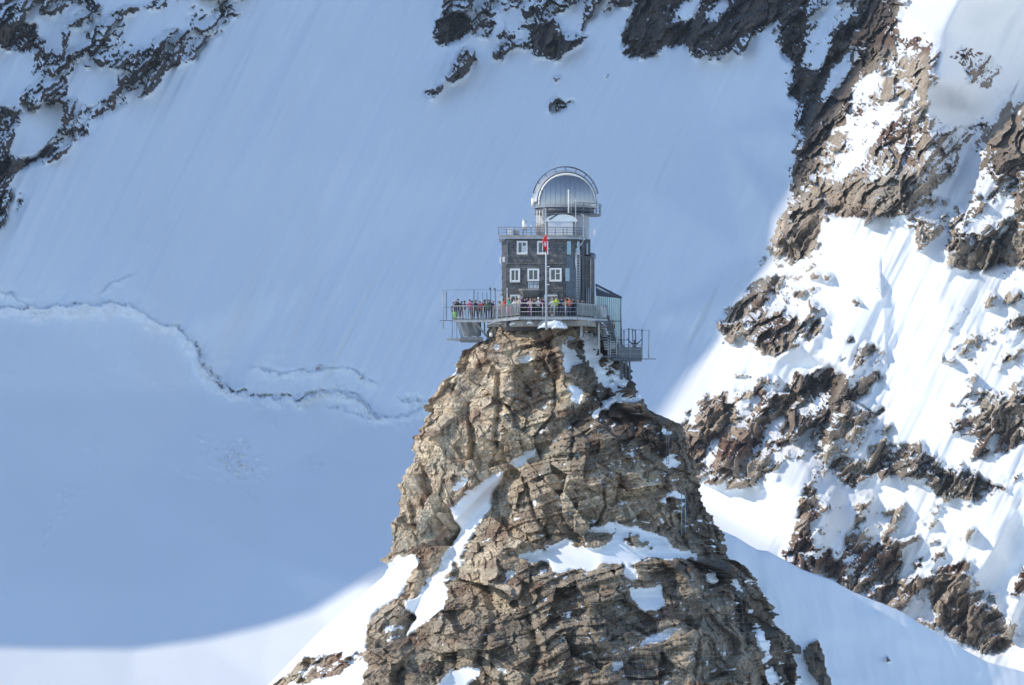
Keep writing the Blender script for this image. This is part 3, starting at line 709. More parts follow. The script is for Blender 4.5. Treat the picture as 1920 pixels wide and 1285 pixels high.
sp(.3, (1319,1072),(1350,1066),(1350,1102),(1325,1092)); sp(.2, (1358,1050),(1372,1068),(1386,1097),(1402,1116),(1380,1108)); sp(.2, (1148,1238),(1184,1245),(1148,1262)); sp(.1, (1251,1257),(1290,1253),(1274,1268)); sp(.15, (918,1257),(949,1250),(955,1268)); sp(.1, (1120,1143),(1167,1138),(1101,1153))
sp(.2, (835,712),(862,686),(866,690),(840,716)); sp(.2,(1060,636),(1078,630),(1080,644)); sp(.2, (922,646),(945,648),(938,660)); sp(.3,(1110,800),(1070,815),(1120,790)); sp(.1,(1110,903),(1142,898),(1136,910)); sp(.2,(945,1075),(960,1062),(968,1080),(945,1095)); sp(.2,(955,975),(990,965),(985,980)); sp(.15,(996,940),(1005,925),(1006,960))
sp(.3,(1400,1130),(1430,1175),(1450,1230),(1470,1290),(1440,1290),(1425,1220)); sp(.2,(1480,1200),(1500,1240),(1520,1290),(1490,1290)); sp(.1,(1165,1070),(1195,1068),(1200,1090),(1180,1088)); sp(.5,(700,1180),(760,1170),(750,1200),(700,1210)); sp(.6,(700,1085),(760,1060),(830,1000),(840,960),(1000,1000),(1000,1285),(700,1285)) if False else None
sp(.2,(722,1198),(748,1190),(744,1204),(728,1206)); sp(.3,(1140,1160),(1150,1158),(1148,1176)); sp(.25,(1085,1120),(1100,1115),(1098,1125)); sp(.3,(938,1270),(960,1258),(980,1264)); sp(.3,(880,830),(905,822),(900,838)); sp(.1,(972,676),(990,668),(1000,672),(985,684))
D2s = R2.blur(D2, 4.5)
xa, ya = rot(math.radians(-18), X, Y)
nn = fbm2(xa/24, ya/12, 6, 211, .74); nn = (nn-nn.mean())/nn.std()
field2 = D2s-.5+.21*nn*np.clip(4*D2s*(1.04-D2s)*1.2, 0, 1)
speck = fbm2(xa/16, ya/7, 5, 215, .6); speck = (speck-speck.mean())/speck.std()
field2 = np.where((D2s > .8) & (Y > 640), np.minimum(field2, .5-(speck-2.5+.75*st_w)*1.2-.4), field2)
rock2 = np.clip(field2/.16+.5, 0, 1).astype(np.float32)
rock2s = R2.blur(rock2, 2.4)
rkf = R2.sample(rock2s, pxf, pyf)
# blocky displacement in three dimensions
Xm = (pxf-960)/20; Zm = (HOR-pyf)/20; Ym = Yf
wa = Xm+.9*(fbm3(Xm/3, Ym/3, Zm/3, 3, 5)-.5); wb_ = Zm+.9*(fbm3(Xm/3+7, Ym/3, Zm/3, 3, 6)-.5)
tl = 0.32
xr = wa*math.cos(tl)+wb_*math.sin(tl); zr = -wa*math.sin(tl)+wb_*math.cos(tl)
bd = (2.3*facets3(xr/3.4, Ym/3.4, zr/5.0, 221, 1.1, .8)+.75*facets3(xr/1.35, Ym/1.35, zr/2.1, 222, 1.2, .9)
      + .17*facets3(xr/.7, Ym/.7, zr/1.0, 223, 1.2, .9)+.12*facets3(xr/.32, Ym/.32, zr/.3, 224, 1.2, .9))
fine2 = .25*(fbm3(xr*1.6, Ym*1.6, zr*2.2, 4, 225)-.5)
dis = rkf*(bd*1.1+fine2) + (1-rkf)*(.3+.3*(fbm3(Xm/2.5, Ym/2.5, Zm/2.5, 3, 230)-.5))
edge = np.clip(np.cos(th), 0, 1)[None, :]
fd = fd + R2.sample(bedf, pxf, pyf)*fcos*rkf
Yf2 = Yf - fd - dis*(.25+.75*edge)
pxf2 = pxf + (dis*20*np.sin(th)[None, :]*.3)*np.clip((rows[:, None]-604)/20, 0, 1)*rkf
Vf = np.stack([(pxf2-960)*Yf2/FPX, Yf2, (HOR-pyf)*Yf2/FPX], -1)
Vf[:, :, 0] = (pxf2-960)*Yf2/FPX
# back side
thb = s_back*math.pi/2
pxb = ((XL+XR)/2)[:, None]+((XR-XL)/2)[:, None]*np.sin(thb)[None, :]
Bb = Bf*1.25+np.clip((rows-650)/100, 0, 6)*2.0
Yb = 602.0+Bb[:, None]*np.cos(thb)[None, :]
Yb = Yb+1.2*(fbm2(pxb/40, np.repeat(rows[:, None], backn, 1)/40, 4, 240)-.5)*np.cos(thb)
# mend the seams: the ends of the front carry displacement
Vb = np.stack([(pxb-960)*Yb/FPX, Yb, ((HOR-rows)[:, None]*Yb/FPX)], -1)
VV = np.concatenate([Vf, Vb], 1)
nr, nc = VV.shape[:2]
dark_shade2 = np.zeros(R2.shape, np.float32)  # brown-grey rock tone, plus shade of the right-hand flank painted in
R2.poly(dark_shade2, [(1045,610),(1062,700),(1085,765),(1040,820),(1010,870),(960,920),(880,1000),(850,1090),(700,1180),(680,1300),(1600,1300),(1500,1100),(1300,850),(1150,610)], .58)
R2.poly(dark_shade2, [(1050,610),(1075,700),(1100,765),(1300,800),(1280,760),(1150,610)], .95)
R2.poly(dark_shade2, [(1080,770),(1290,800),(1290,860),(1180,840),(1080,850)], .85); R2.poly(dark_shade2, [(1310,900),(1360,1040),(1480,1200),(1520,1300),(1380,1300),(1320,1100),(1270,950)], .95)
R2.poly(dark_shade2, [(960,1160),(1380,1100),(1420,1300),(960,1300)], .6); R2.poly(dark_shade2,[(880,1000),(960,960),(1000,1050),(960,1160),(860,1140)],.25); R2.poly(dark_shade2,[(1080,880),(1250,870),(1290,980),(1150,960),(1020,990),(1020,900)],.15); R2.poly(dark_shade2,[(990,880),(1010,800),(1060,790),(1060,870)],.3)
dark_shade2 = R2.blur(dark_shade2, 14)
dark_shade2 = np.clip(dark_shade2 + .9*(fbm2(xa/55, ya/26, 5, 251, .6)-.52), 0, 1)
rust2 = np.clip((fbm2(xa/60, ya/30, 5, 255, .6)-.56)*6, 0, .7)
for cx, cy, rr in ((1025,640,26),(1040,690,20),(640,1255,60),(1250,830,40),(990,740,24),(740,1110,22),(1190,790,50)):
    rust2 = np.maximum(rust2, .95*np.exp(-((X-cx)**2+(Y-cy)**2)/rr**2)*(.3+1.2*fbm2(X/9, Y/9, 3, 257)))
mixf = np.stack([1-R2.sample(rock2, pxf, pyf), R2.sample(dark_shade2, pxf, pyf), R2.sample(np.clip(rust2, 0, 1), pxf, pyf)], -1)
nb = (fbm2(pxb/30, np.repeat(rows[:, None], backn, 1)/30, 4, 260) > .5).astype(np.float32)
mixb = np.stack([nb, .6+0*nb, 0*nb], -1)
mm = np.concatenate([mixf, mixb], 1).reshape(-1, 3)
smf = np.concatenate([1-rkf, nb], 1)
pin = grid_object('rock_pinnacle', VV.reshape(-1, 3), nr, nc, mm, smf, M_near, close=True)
tag(pin, 'steep tan and brown rock pinnacle with snow gullies carrying the observatory', kind='structure')
def pinY(px, py):
    r = int(np.argmin(np.abs(rows-py))); r0 = max(0, r-2)
    blk = pxf[r0:r+3]; m = np.abs(blk-px) < 4
    return float(Yf2[r0:r+3][m].min()) if m.any() else float(Yf2[r, np.argmin(np.abs(pxf[r]-px))])
# top cap of the pinnacle
cap = MB()
top = [tuple(v) for v in VV[0][::8]]
cx_ = sum(v[0] for v in top)/len(top); cy_ = sum(v[1] for v in top)/len(top); cz_ = max(v[2] for v in top)
cap.add(top+[(cx_, cy_, cz_+.1)], [(i, len(top), (i+1) % len(top)) for i in range(len(top))])
tag(cap.build('pinnacle_top', mat('summit_rock', (.22, .18, .14), .9, noise=.4, bump=.6, bscale=4)), kind='structure')

# ---- shaded snow ridge behind the pinnacle on the right
R3 = Raster(1180, 880, 2500, 2000, 6)
CR = [(1180,900),(1335,980),(1350,995),(1380,1006),(1420,1030),(1440,1033),(1500,1066),(1560,1088),(1600,1112),(1680,1142),(1700,1152),(1760,1192),(1850,1240),(1925,1262),(2100,1330),(2500,1480)]
cxs = np.arange(1180, 2500, 4.0)
cyr = np.interp(cxs, [a for a, b in CR], [b for a, b in CR])
cyr = cyr+(fbm2(cxs/40, cxs*0, 3, 301)-.5)*5
ts3 = np.concatenate([np.linspace(0, 420, 130), np.linspace(440, 1000, 20)])
CX, TT = np.meshgrid(cxs, ts3)
PY3 = cyr[None, :]+TT
Yc = 606+(CX-960)/20*.40
Y3 = Yc - 0.052*TT - .5*(1-np.exp(-TT/12)) + 1.0*(fbm2(CX/90+TT/150, TT/90, 3, 303)-.5)+.35*(fbm2((CX-TT*.3)/16, (CX+TT)/90, 3, 305)-.5)
V3 = np.stack([(CX-960)*Y3/FPX, Y3, (HOR-PY3)*Y3/FPX], -1)
bk = V3[0:1].repeat(14, 0).copy(); kk = np.arange(14, 0, -1)[:, None]
bk[:, :, 1] += kk*2.0; bk[:, :, 2] -= kk**1.3*.9
V3 = np.concatenate([bk, V3], 0)
PYm = np.concatenate([np.repeat(cyr[None, :]-5, 14, 0), PY3], 0); CXm = np.repeat(cxs[None, :], PYm.shape[0], 0)
Dr = np.zeros(CXm.shape, np.float32)
def inside(px, py, poly):
    ins = np.zeros(px.shape, bool); n = len(poly)
    for i in range(n):
        xa_, ya_ = poly[i]; xb_, yb_ = poly[(i+1) % n]
        if ya_ == yb_: continue
        ins ^= ((ya_ > py) != (yb_ > py)) & (px < (xb_-xa_)*(py-ya_)/(yb_-ya_)+xa_)
    return ins
wX = CXm+7*(fbm2(CXm/9, PYm/9, 3, 311)-.5); wY = PYm+7*(fbm2(CXm/9+5, PYm/9, 3, 312)-.5)
for poly in ([(1505,1228),(1515,1208),(1532,1200),(1540,1215),(1548,1250),(1562,1290),(1540,1290),(1520,1265)], [(1474,1208),(1484,1200),(1500,1210),(1502,1226),(1488,1224)], [(1659,1236),(1665,1233),(1672,1238),(1665,1241)]):
    Dr[inside(wX, wY, poly)] = 1
rel = facets2(CXm/12, PYm/16, 320, 1.2, 1.0)
V3[:, :, 1] -= Dr*(1.0+.9*rel)
mm3 = np.stack([1-Dr, .9*Dr, 0*Dr], -1).reshape(-1, 3)
rd = grid_object('snow_ridge', V3.reshape(-1, 3), V3.shape[0], V3.shape[1], mm3, 1-Dr, M_near)
tag(rd, 'smooth snow ridge in shadow falling away to the lower right', kind='structure')
# ================================================================== OBSERVATORY
M_stone = mat('dark_slate_wall', (0.105, 0.106, 0.110), 0.85, noise=.35, nscale=2.0, bump=.5, bscale=9)
M_stone2 = mat('slate_course_stone', (0.13, 0.128, 0.126), 0.85, noise=.55, nscale=1.6, bump=.6, bscale=12)
M_mortar = mat('wall_core', (0.07, 0.068, 0.066), 0.9, noise=.2)
M_slate_blue = mat('blue_grey_cladding', (0.10, 0.125, 0.15), 0.5, metal=.2, noise=.2, nscale=2)
M_white = mat('white_paint', (0.70, 0.70, 0.69), 0.5, noise=.04)
M_pane = mat('window_glass', (0.035, 0.045, 0.055), 0.08, spec=.8)
M_paneblue = mat('bluish_glass', (0.22, 0.36, 0.42), 0.12, spec=.8)
M_steel = mat('galvanised_steel', (0.34, 0.36, 0.37), 0.5, metal=.35, noise=.18, nscale=2)
M_steel_d = mat('dark_steel', (0.085, 0.095, 0.11), 0.55, metal=.3, noise=.2)
M_rail = mat('railing_steel', (0.42, 0.44, 0.45), 0.45, metal=.3, noise=.15)
M_dome = mat('polished_dome_metal', (0.42, 0.41, 0.40), 0.3, metal=1.0, noise=.06, nscale=1.5)
M_silver = mat('brushed_silver', (0.72, 0.72, 0.71), 0.38, metal=.85, noise=.06, nscale=1.2)
M_rim = mat('cream_metal_rim', (0.80, 0.77, 0.68), 0.45)
M_concrete = mat('concrete', (0.30, 0.28, 0.25), 0.9, noise=.3, nscale=1.5, bump=.4, bscale=6)
M_zinc = mat('zinc_sheet', (0.30, 0.33, 0.37), 0.45, metal=.4, noise=.15, nscale=2)
M_red = mat('red_flag_cloth', (0.62, 0.02, 0.025), 0.7, noise=.1)
M_green = mat('lime_green_plastic', (0.25, 0.75, 0.06), 0.5, noise=.05)
M_teal = mat('greenish_glass', (0.62, 0.88, 0.88), 0.15, spec=.7, noise=.08)
M_grate = mat('deck_grating', (0.20, 0.21, 0.21), 0.7, metal=.3, noise=.2)

def px3(px, py, Y): return P(px, py, Y)

obs = empty('observatory', P(1020, 595, 601))
tag(obs, 'dark stone observatory tower with white framed windows and a silver dome on the rock summit', 'observatory')
def XX(px, Y=598.0): return (px-960)*Y/FPX
def ZZ(py, Y=598.0): return (HOR-py)*Y/FPX
zb = ZZ(596); zt = ZZ(448)
# plan of the main block: flat front, rounded right corner
xl = XX(950); xr_f = XX(1056); y0 = 598.0
plan = [(XX(942, 604), 604.5), (xl, y0), (xr_f, y0)]
arc_c = (xr_f, y0+1.75); arc = []
for k in range(1, 10):
    t = -math.pi/2 + k*math.pi/2/9
    arc.append((arc_c[0]+1.7*math.cos(t), arc_c[1]+1.75*math.sin(t)))
plan += arc + [(xr_f+1.7, 605.0)]
b = MB(); b.prism(plan, zb-1.2, zt); b.build('wall', M_mortar, obs)
# windows: (left, top, right, bottom)
fw = [(969,452,989,477),(1007,452,1028,477),(956,504,975,529),(989,504,1011,541),(1030,503,1053,528),(956.5,553,976,574),(1020,553,1045,574)]
def inwin(x, z):
    for a, t, c, d in fw:
        if XX(a)-.02 < x < XX(c)+.02 and ZZ(d)-.02 < z < ZZ(t)+.02: return True
    return False
rs = random.Random(3)
c1 = MB(); c2 = MB(); c3 = MB()
z = zb+.02; row = 0
# stone courses on the flat front
def course_cells(u0, u1):
    u = u0; out = []
    while u < u1-.02:
        w = rs.uniform(.32, .85); w = min(w, u1-u)
        if u1-(u+w) < .16: w = u1-u
        out.append((u, u+w)); u += w
    return out
while z < zt-.05:
    h = rs.uniform(.17, .27); h = min(h, zt-z)
    for (a, c) in course_cells(xl, xr_f):
        segs = [(a, c)]
        for (wa_, wt, wc, wd) in fw:
            A, B_, T, Dn = XX(wa_), XX(wc), ZZ(wt), ZZ(wd)
            if z+h > Dn and z < T:
                ns = []
                for s0, s1 in segs:
                    if s1 <= A or s0 >= B_: ns.append((s0, s1))
                    else:
                        if s0 < A: ns.append((s0, A))
                        if s1 > B_: ns.append((B_, s1))
                segs = ns
        for s0, s1 in segs:
            if s1-s0 < .04: continue
            dd = rs.uniform(.03, .10)
            (c1 if rs.random() < .55 else (c2 if rs.random() < .6 else c3)).box(s0+.012, s1-.012, y0-dd, y0+.04, z+.012, z+h-.012)
    # left side
    p0, p1 = Vector((plan[1][0], plan[1][1], 0)), Vector((plan[0][0], plan[0][1], 0))
    L_ = (p1-p0).length; dr = (p1-p0)/L_; nrm = Vector((dr.y, -dr.x, 0))
    if nrm.x > 0: nrm = -nrm
    for (a, c) in course_cells(0, L_):
        q0 = p0+dr*(a+.012); q1 = p0+dr*(c-.012); dd = nrm*rs.uniform(.03, .09)
        vs = [q0, q1, q1+dd, q0+dd]
        c1.add([(v.x, v.y, z+.012) for v in vs]+[(v.x, v.y, z+h-.012) for v in vs], [(0,1,2,3),(7,6,5,4),(0,4,5,1),(1,5,6,2),(2,6,7,3),(3,7,4,0)])
    # rounded corner, lower half is smooth slate cladding
    t = -math.pi/2
    while t < -.02:
        dt = rs.uniform(.22, .42); t2 = min(t+dt, 0)
        r = rs.uniform(.03, .08)
        vs = []
        for (tt, rr) in ((t+.008, 0), (t2-.008, 0), (t2-.008, r), (t+.008, r)):
            vs.append((arc_c[0]+(1.7+rr)*math.cos(tt), arc_c[1]+(1.75+rr)*math.sin(tt)))
        c2.add([(v[0], v[1], z+.012) for v in vs]+[(v[0], v[1], z+h-.012) for v in vs], [(0,1,2,3),(7,6,5,4),(0,4,5,1),(1,5,6,2),(2,6,7,3),(3,7,4,0)])
        t = t2
    z += h
M_stone3 = mat('brownish_course_stone', (0.155, 0.145, 0.13), 0.9, noise=.4, nscale=2.5, bump=.5, bscale=12)
for mb_, mm_ in ((c1, M_stone), (c2, M_stone2), (c3, M_stone3)):
    tag(mb_.build('stone_course', mm_, obs), kind='stuff')
# string course
b = MB(); b.box(xl-.05, XX(1056), y0-.14, y0, ZZ(494.6), ZZ(493)); b.build('string_course', M_stone3, obs)
b = MB(); b.box(xl+.0, xl+.07, y0-.17, y0-.10, ZZ(496), ZZ(451)); b.build('corner_pipe', M_zinc, obs)

def window(a, t, c, d, sashes=2, vent=False, lightpane=False, name='window', Y=598.0, m=None):
    A, B_, T, Dn = XX(a, Y), XX(c, Y), ZZ(t, Y), ZZ(d, Y)
    f = MB(); w = .12; yy0, yy1 = Y-.13, Y+.02
    f.box(A, B_, yy0, yy1, T-w, T); f.box(A, B_, yy0, yy1, Dn, Dn+w)
    f.box(A, A+w, yy0, yy1, Dn+w, T-w); f.box(B_-w, B_, yy0, yy1, Dn+w, T-w)
    fo = f.build(name, M_white, obs)
    s = MB(); s.box(A-.06, B_+.06, yy0-.1, yy0+.06, Dn-.07, Dn-.004); s.build('sill', M_concrete, fo)
    n = sashes; W = (B_-A-2*w)/n
    for k in range(n):
        x0 = A+w+k*W; x1 = x0+W
        g = MB(); g.box(x0+.003, x1-.003, Y-.035, Y-.02, Dn+w+.002, T-w-.002); g.build('pane', M_pane, fo)
        q = MB(); e = .045
        q.box(x0+.001, x0+e, Y-.09, Y-.037, Dn+w+.001, T-w-.001); q.box(x1-e, x1-.001, Y-.09, Y-.037, Dn+w+.001, T-w-.001)
        q.box(x0+e, x1-e, Y-.09, Y-.037, T-w-e, T-w-.001); q.box(x0+e, x1-e, Y-.09, Y-.037, Dn+w+.001, Dn+w+e)
        if vent and k == n-1:
            zz = T-w-.36; q.box(x0+e, x1-e, Y-.09, Y-.037, zz-.06, zz)
        q.build('sash', M_white, fo)
    if lightpane:
        x0 = A+w+W+.05; cu = MB(); cu.box(x0, x0+W-.1, Y-.019, Y-.008, Dn+w, T-w-.3); 
        cu = MB(); cu.box(x0, x0+W-.1, Y-.055, Y-.037, Dn+w+.05, T-w-.42); cu.build('blind', mat('pale_blind', (.55,.56,.55), .8), fo)
    return fo
window(969,452,989,477, vent=True, lightpane=True)
window(1007,452,1028,477)
window(956,504,975,529)
window(1030,503,1053,528, vent=True)
window(956.5,553,976,574, sashes=2)
window(1020,553,1045,574, sashes=2)
dw = window(989,504,1011,527.5, name='balcony_window')
# balcony: panel, slab, tapering underside, dark rail
b = MB(); b.box(XX(990), XX(1010.5), y0-.10, y0-.01, ZZ(541.5), ZZ(528)); b.build('balcony_door_panel', mat('pale_blue_grey_panel', (.50,.55,.60), .5), obs)
b = MB()
bx0, bx1 = XX(972), XX(1016)
b.prism([(bx0, y0), (bx0+.35, y0-.85), (bx1-.35, y0-.85), (bx1, y0)], ZZ(545.2), ZZ(542.5))
bal = b.build('balcony', M_concrete, obs)
b = MB(); n = 4
u = [(bx0, y0), (bx0+.35, y0-.85), (bx1-.35, y0-.85), (bx1, y0)]; lw = [(bx0+.4, y0), (bx0+.5, y0-.5), (bx1-.5, y0-.5), (bx1-.4, y0)]
zu, zl = ZZ(545.3), ZZ(558)
b.add([(p[0], p[1]-.0, zu-.002) for p in u]+[(p[0], p[1], zl) for p in lw], [(0,1,2,3),(7,6,5,4),(4,5,1,0),(5,6,2,1),(6,7,3,2)])
b.build('balcony_corbel', mat('weathered_plaster', (.16,.155,.145), .9, noise=.25), bal)
rl = MB()
for zz in (ZZ(528.5), ZZ(534)):
    rl.tube([(XX(990)-.25, y0-.1, zz), (XX(990)-.2, y0-.8, zz), (XX(1010)+.2, y0-.8, zz), (XX(1010)+.25, y0-.1, zz)], .022, 6)
for k in range(5):
    xx = XX(990)-.2+k*(XX(1010)-XX(990)+.4)/4; rl.tube([(xx, y0-.8, ZZ(542.4)), (xx, y0-.8, ZZ(528.5))], .022, 6)
rl.build('balcony_railing', M_steel_d, bal)
# curved corner windows
for (py0, py1, a0, a1) in ((453,478,-1.38,-1.16),(504,528,-1.46,-1.24),(453,478,-.80,-.55)):
    f = MB(); r0 = 1.83; vs = []; seg = 4; T, Dn = ZZ(py0, 598.5), ZZ(py1, 598.5)
    for k in range(seg+1):
        t = a0+(a1-a0)*k/seg
        for rr in (r0-.1, r0):
            for zz in (Dn, T): vs.append((arc_c[0]+rr*math.cos(t), arc_c[1]+(rr+.05)*math.sin(t), zz))
    fs = []
    for k in range(seg):
        i = k*4; fs += [(i+2,i+6,i+7,i+3),(i+1,i+3,i+7,i+5),(i,i+4,i+6,i+2)]
    f.add(vs, fs); f.build('curved_window', M_paneblue, obs)
b = MB(); vs = []; fs = []
for k in range(7):
    t = -1.42+k*1.15/6
    for zz in (ZZ(596), ZZ(481)): vs.append((arc_c[0]+1.815*math.cos(t), arc_c[1]+1.865*math.sin(t), zz))
for k in range(6): fs.append((k*2, k*2+2, k*2+3, k*2+1))
b.add(vs, fs, True)
b.build('slate_corner_cladding', M_slate_blue, obs)
# cornice and roof terrace
def offset_plan(o):
    xl_, xr_ = XX(935), XX(1056)
    pts = [(xl_, 604.5), (xl_, y0-.55-o)]
    pts.append((xr_, y0-.55-o))
    for k in range(1, 10):
        t = -math.pi/2+k*math.pi/2/9; pts.append((xr_+(2.05+o)*math.cos(t), y0+1.6+(2.15+o)*math.sin(t)))
    pts.append((xr_+2.05+o, 605.2))
    return pts
b = MB(); b.prism(offset_plan(0), ZZ(448.6), ZZ(445.4)); b.build('cornice', M_zinc, obs)
b = MB(); b.prism(offset_plan(-.08), ZZ(445.3), ZZ(441.5)); b.build('roof_terrace', M_concrete, obs)
tp = offset_plan(-.06)[1:]
def railing(parent, name, pts, zf, hgt, m, post_step=1.0, nmid=1, bal=0.0, r=.03, mb_=None):
    """railing along plan points; posts are separate children"""
    ro = empty(name, (0, 0, 0)) if parent is None else None
    top = MB()
    P3 = [Vector((p[0], p[1], zf if len(p) < 3 else p[2])) for p in pts]
    top.tube([p+Vector((0, 0, hgt)) for p in P3], r, 6)
    for k in range(nmid):
        top.tube([p+Vector((0, 0, hgt*(k+1)/(nmid+1) if nmid > 1 else hgt*.12)) for p in P3], r*.6, 5)
    rail = top.build(name, m, parent)
    pm = MB(); pm.tube([(0, 0, 0), (0, 0, hgt)], r*.95, 6)
    bmn = MB(); bmn.tube([(0, 0, hgt*.12), (0, 0, hgt)], r*.38, 4, cap=False)
    proto = pbal = None
    inv = world_of(parent).inverted() if parent else Matrix()
    for a, c in zip(P3[:-1], P3[1:]):
        L_ = (c-a).length; n_ = max(1, round(L_/post_step))
        for k in range(n_):
            p = a.lerp(c, k/n_)
            if proto is None:
                proto = pm.build('post', m); o = proto
            else:
                o = proto.copy(); COL.objects.link(o)
            o.parent = rail; o.location = inv @ p
        if bal:
            nb_ = int(L_/bal)
            for k in range(nb_):
                p = a.lerp(c, (k+.5)/nb_)
                if pbal is None:
                    pbal = bmn.build('baluster', m); o = pbal
                else:
                    o = pbal.copy(); COL.objects.link(o)
                o.parent = rail; o.location = inv @ p
    o = proto.copy(); COL.objects.link(o); o.parent = rail; o.location = inv @ P3[-1]
    return rail
M_rail_d = mat('dark_railing_steel', (0.13, 0.15, 0.17), 0.5, metal=.3)
railing(obs, 'terrace_railing', [(p[0], p[1]) for p in [tp[0], tp[1]]+tp[2:-1:2]+[tp[-1]]], ZZ(441.5), .72, M_rail_d, 0.75, 2, r=.034)
# rear tower under the dome
DC = Vector((XX(1059, 602.9), 602.9, ZZ(381, 602.9)))   # dome centre
b = MB(); b.lathe([(2.45, zt-.2), (2.45, DC.z-.75)], XX(1056, 602.9), DC.y, 40); b.build('dome_drum', mat('grey_render', (.36,.37,.39), .7, noise=.12, nscale=1), obs)
b = MB(); b.lathe([(2.50, ZZ(404,602.9)), (2.78, ZZ(400,602.9)), (2.78, ZZ(392,602.9)), (2.62, ZZ(391,602.9))], XX(1059, 602.9), DC.y, 48); b.build('dome_ring_beam', M_steel_d, obs)
b = MB(); b.lathe([(2.9, ZZ(391.5,602.9)), (2.98, ZZ(386.5,602.9))], XX(1059, 602.9), DC.y, 48); b.build('dome_track', M_steel, obs)
# dome: outer shell cut by a tilted plane, rim, inner shutter wall
ax = Vector((math.sin(math.radians(7)), -math.cos(math.radians(7)), 0))   # axis towards the viewer
side = Vector((ax.y, -ax.x, 0)); side = -side if side.x < 0 else side
RO, RI = 3.02, 2.58
dcut = math.sqrt(RO**2-RI**2)
def dome_pt(r, ang, a, zc=DC):     # ang: angle from the back axis, a: round the axis in the upper half
    return zc + ax*(-r*math.cos(ang)) + side*(r*math.sin(ang)*math.cos(a)) + Vector((0, 0, r*math.sin(ang)*math.sin(a)))
amax = math.pi-math.asin(RI/RO)
b = MB(); n1_, n2_ = 24, 48; vs = []
for i in range(n1_+1):
    ang = .0001+amax*i/n1_
    for j in range(n2_+1):
        vs.append(dome_pt(RO, ang, math.pi*j/n2_))
fs = [(i*(n2_+1)+j, (i+1)*(n2_+1)+j, (i+1)*(n2_+1)+j+1, i*(n2_+1)+j+1) for i in range(n1_) for j in range(n2_)]
b.add(vs, fs, True)
dome = b.build('dome', M_silver, obs)
dome.modifiers.new('thickness', 'SOLIDIFY').thickness = .04
for (rr, dd, tube_r, m_, nm) in ((RO+.03, .35, .05, M_steel, 'dome_rib'), (RO+.03, -.55, .045, M_steel, 'dome_rib')):
    r_ = math.sqrt(rr**2-dd**2)
    b = MB(); b.tube([DC+ax*dd+side*(r_*math.cos(math.pi*k/40))+Vector((0,0,r_*math.sin(math.pi*k/40))) for k in range(41)], tube_r, 6); b.build(nm, m_, dome)
b = MB()
for (rr, dd, tr) in ((RI+.05, dcut+.02, .105),):
    b.tube([DC+ax*dd+side*(rr*math.cos(math.pi*k/48))+Vector((0,0,rr*math.sin(math.pi*k/48))) for k in range(49)], tr, 8)
    b.tube([DC+ax*dd+side*(s_*rr)+Vector((0,0,-zz)) for s_ in (1,) for zz in (0, .55)], tr, 8)
    b.tube([DC+ax*dd+side*(-rr)+Vector((0,0,-zz)) for zz in (0, .3)], tr, 8)
b.build('dome_rim', M_rim, dome)
b = MB()
b.tube([DC+ax*(dcut-.14)+side*((RI+.16)*math.cos(math.pi*k/48))+Vector((0,0,(RI+.16)*math.sin(math.pi*k/48))) for k in range(49)], .11, 8)
b.build('dome_rim_seal', M_steel_d, dome)
# shutter wall: vertical polished panels bulging towards the viewer
npan = 11; flat = .50
for k in range(npan):
    s0 = -1+2*k/npan; s1 = -1+2*(k+1)/npan
    sm_ = (s0+s1)/2
    b = MB(); vs = []; m_ = 14
    for j in range(m_+1):
        for s_ in (s0+.004, s1-.004):
            x_ = RI*s_
            h_ = math.sqrt(max(0, RI*RI-x_*x_))
            zz = (h_)*(j/m_)**.8-.52*(1-j/m_)
            dep = flat*math.sqrt(max(0, RI*RI-x_*x_*.25-max(zz, 0)**2*.74)) 
            vs.append(DC+ax*(dcut-.1+dep-.55)+side*x_+Vector((0, 0, zz)))
    fs = [(j*2, j*2+1, j*2+3, j*2+2) for j in range(m_)]
    b.add(vs, fs, True); o = b.build('shutter_panel', M_dome, dome)
# left lug and the roller box of the shutter
b = MB(); b.tube([DC+side*(-RO-.02)+ax*.4+Vector((0,0,z_)) for z_ in (-.35, .42)], .20, 10); b.build('shutter_housing', M_rim, dome)
# arched rails over the dome
DCW = DC+Vector((.05, 0, .28))
for (dd, rr) in ((.55, 3.12), (-.1, 3.12)):
    b = MB(); arcp = [DCW+ax*dd+side*(rr*math.cos(a_))+Vector((0,0,rr*math.sin(a_))) for a_ in [math.radians(12+156*k/40) for k in range(41)]]
    b.tube(arcp, .035, 5)
    for k in range(0, 41, 5):
        dv = (arcp[k]-(DC+ax*dd)).normalized(); q_ = DC+ax*dd+dv*math.sqrt(max(.1, RO**2-dd**2)); b.tube([arcp[k]+dv*.02, q_], .02, 4)
    b.build('dome_walkway_rail', M_steel_d, dome)
# gallery round the dome
zg = ZZ(404.5, 602)
b = MB(); gp = []
for k in range(13):
    t = math.radians(-150+k*15); gp.append((DC.x+3.35*math.cos(t)+.05, DC.y+3.35*math.sin(t)))
b.prism(gp+[(DC.x-1.0, DC.y)], zg, zg+.14)
ga = b.build('dome_gallery', M_steel_d, obs)
railing(ga, 'gallery_railing', gp[5:], zg+.14, .95, M_rail_d, .7, 2, r=.03)
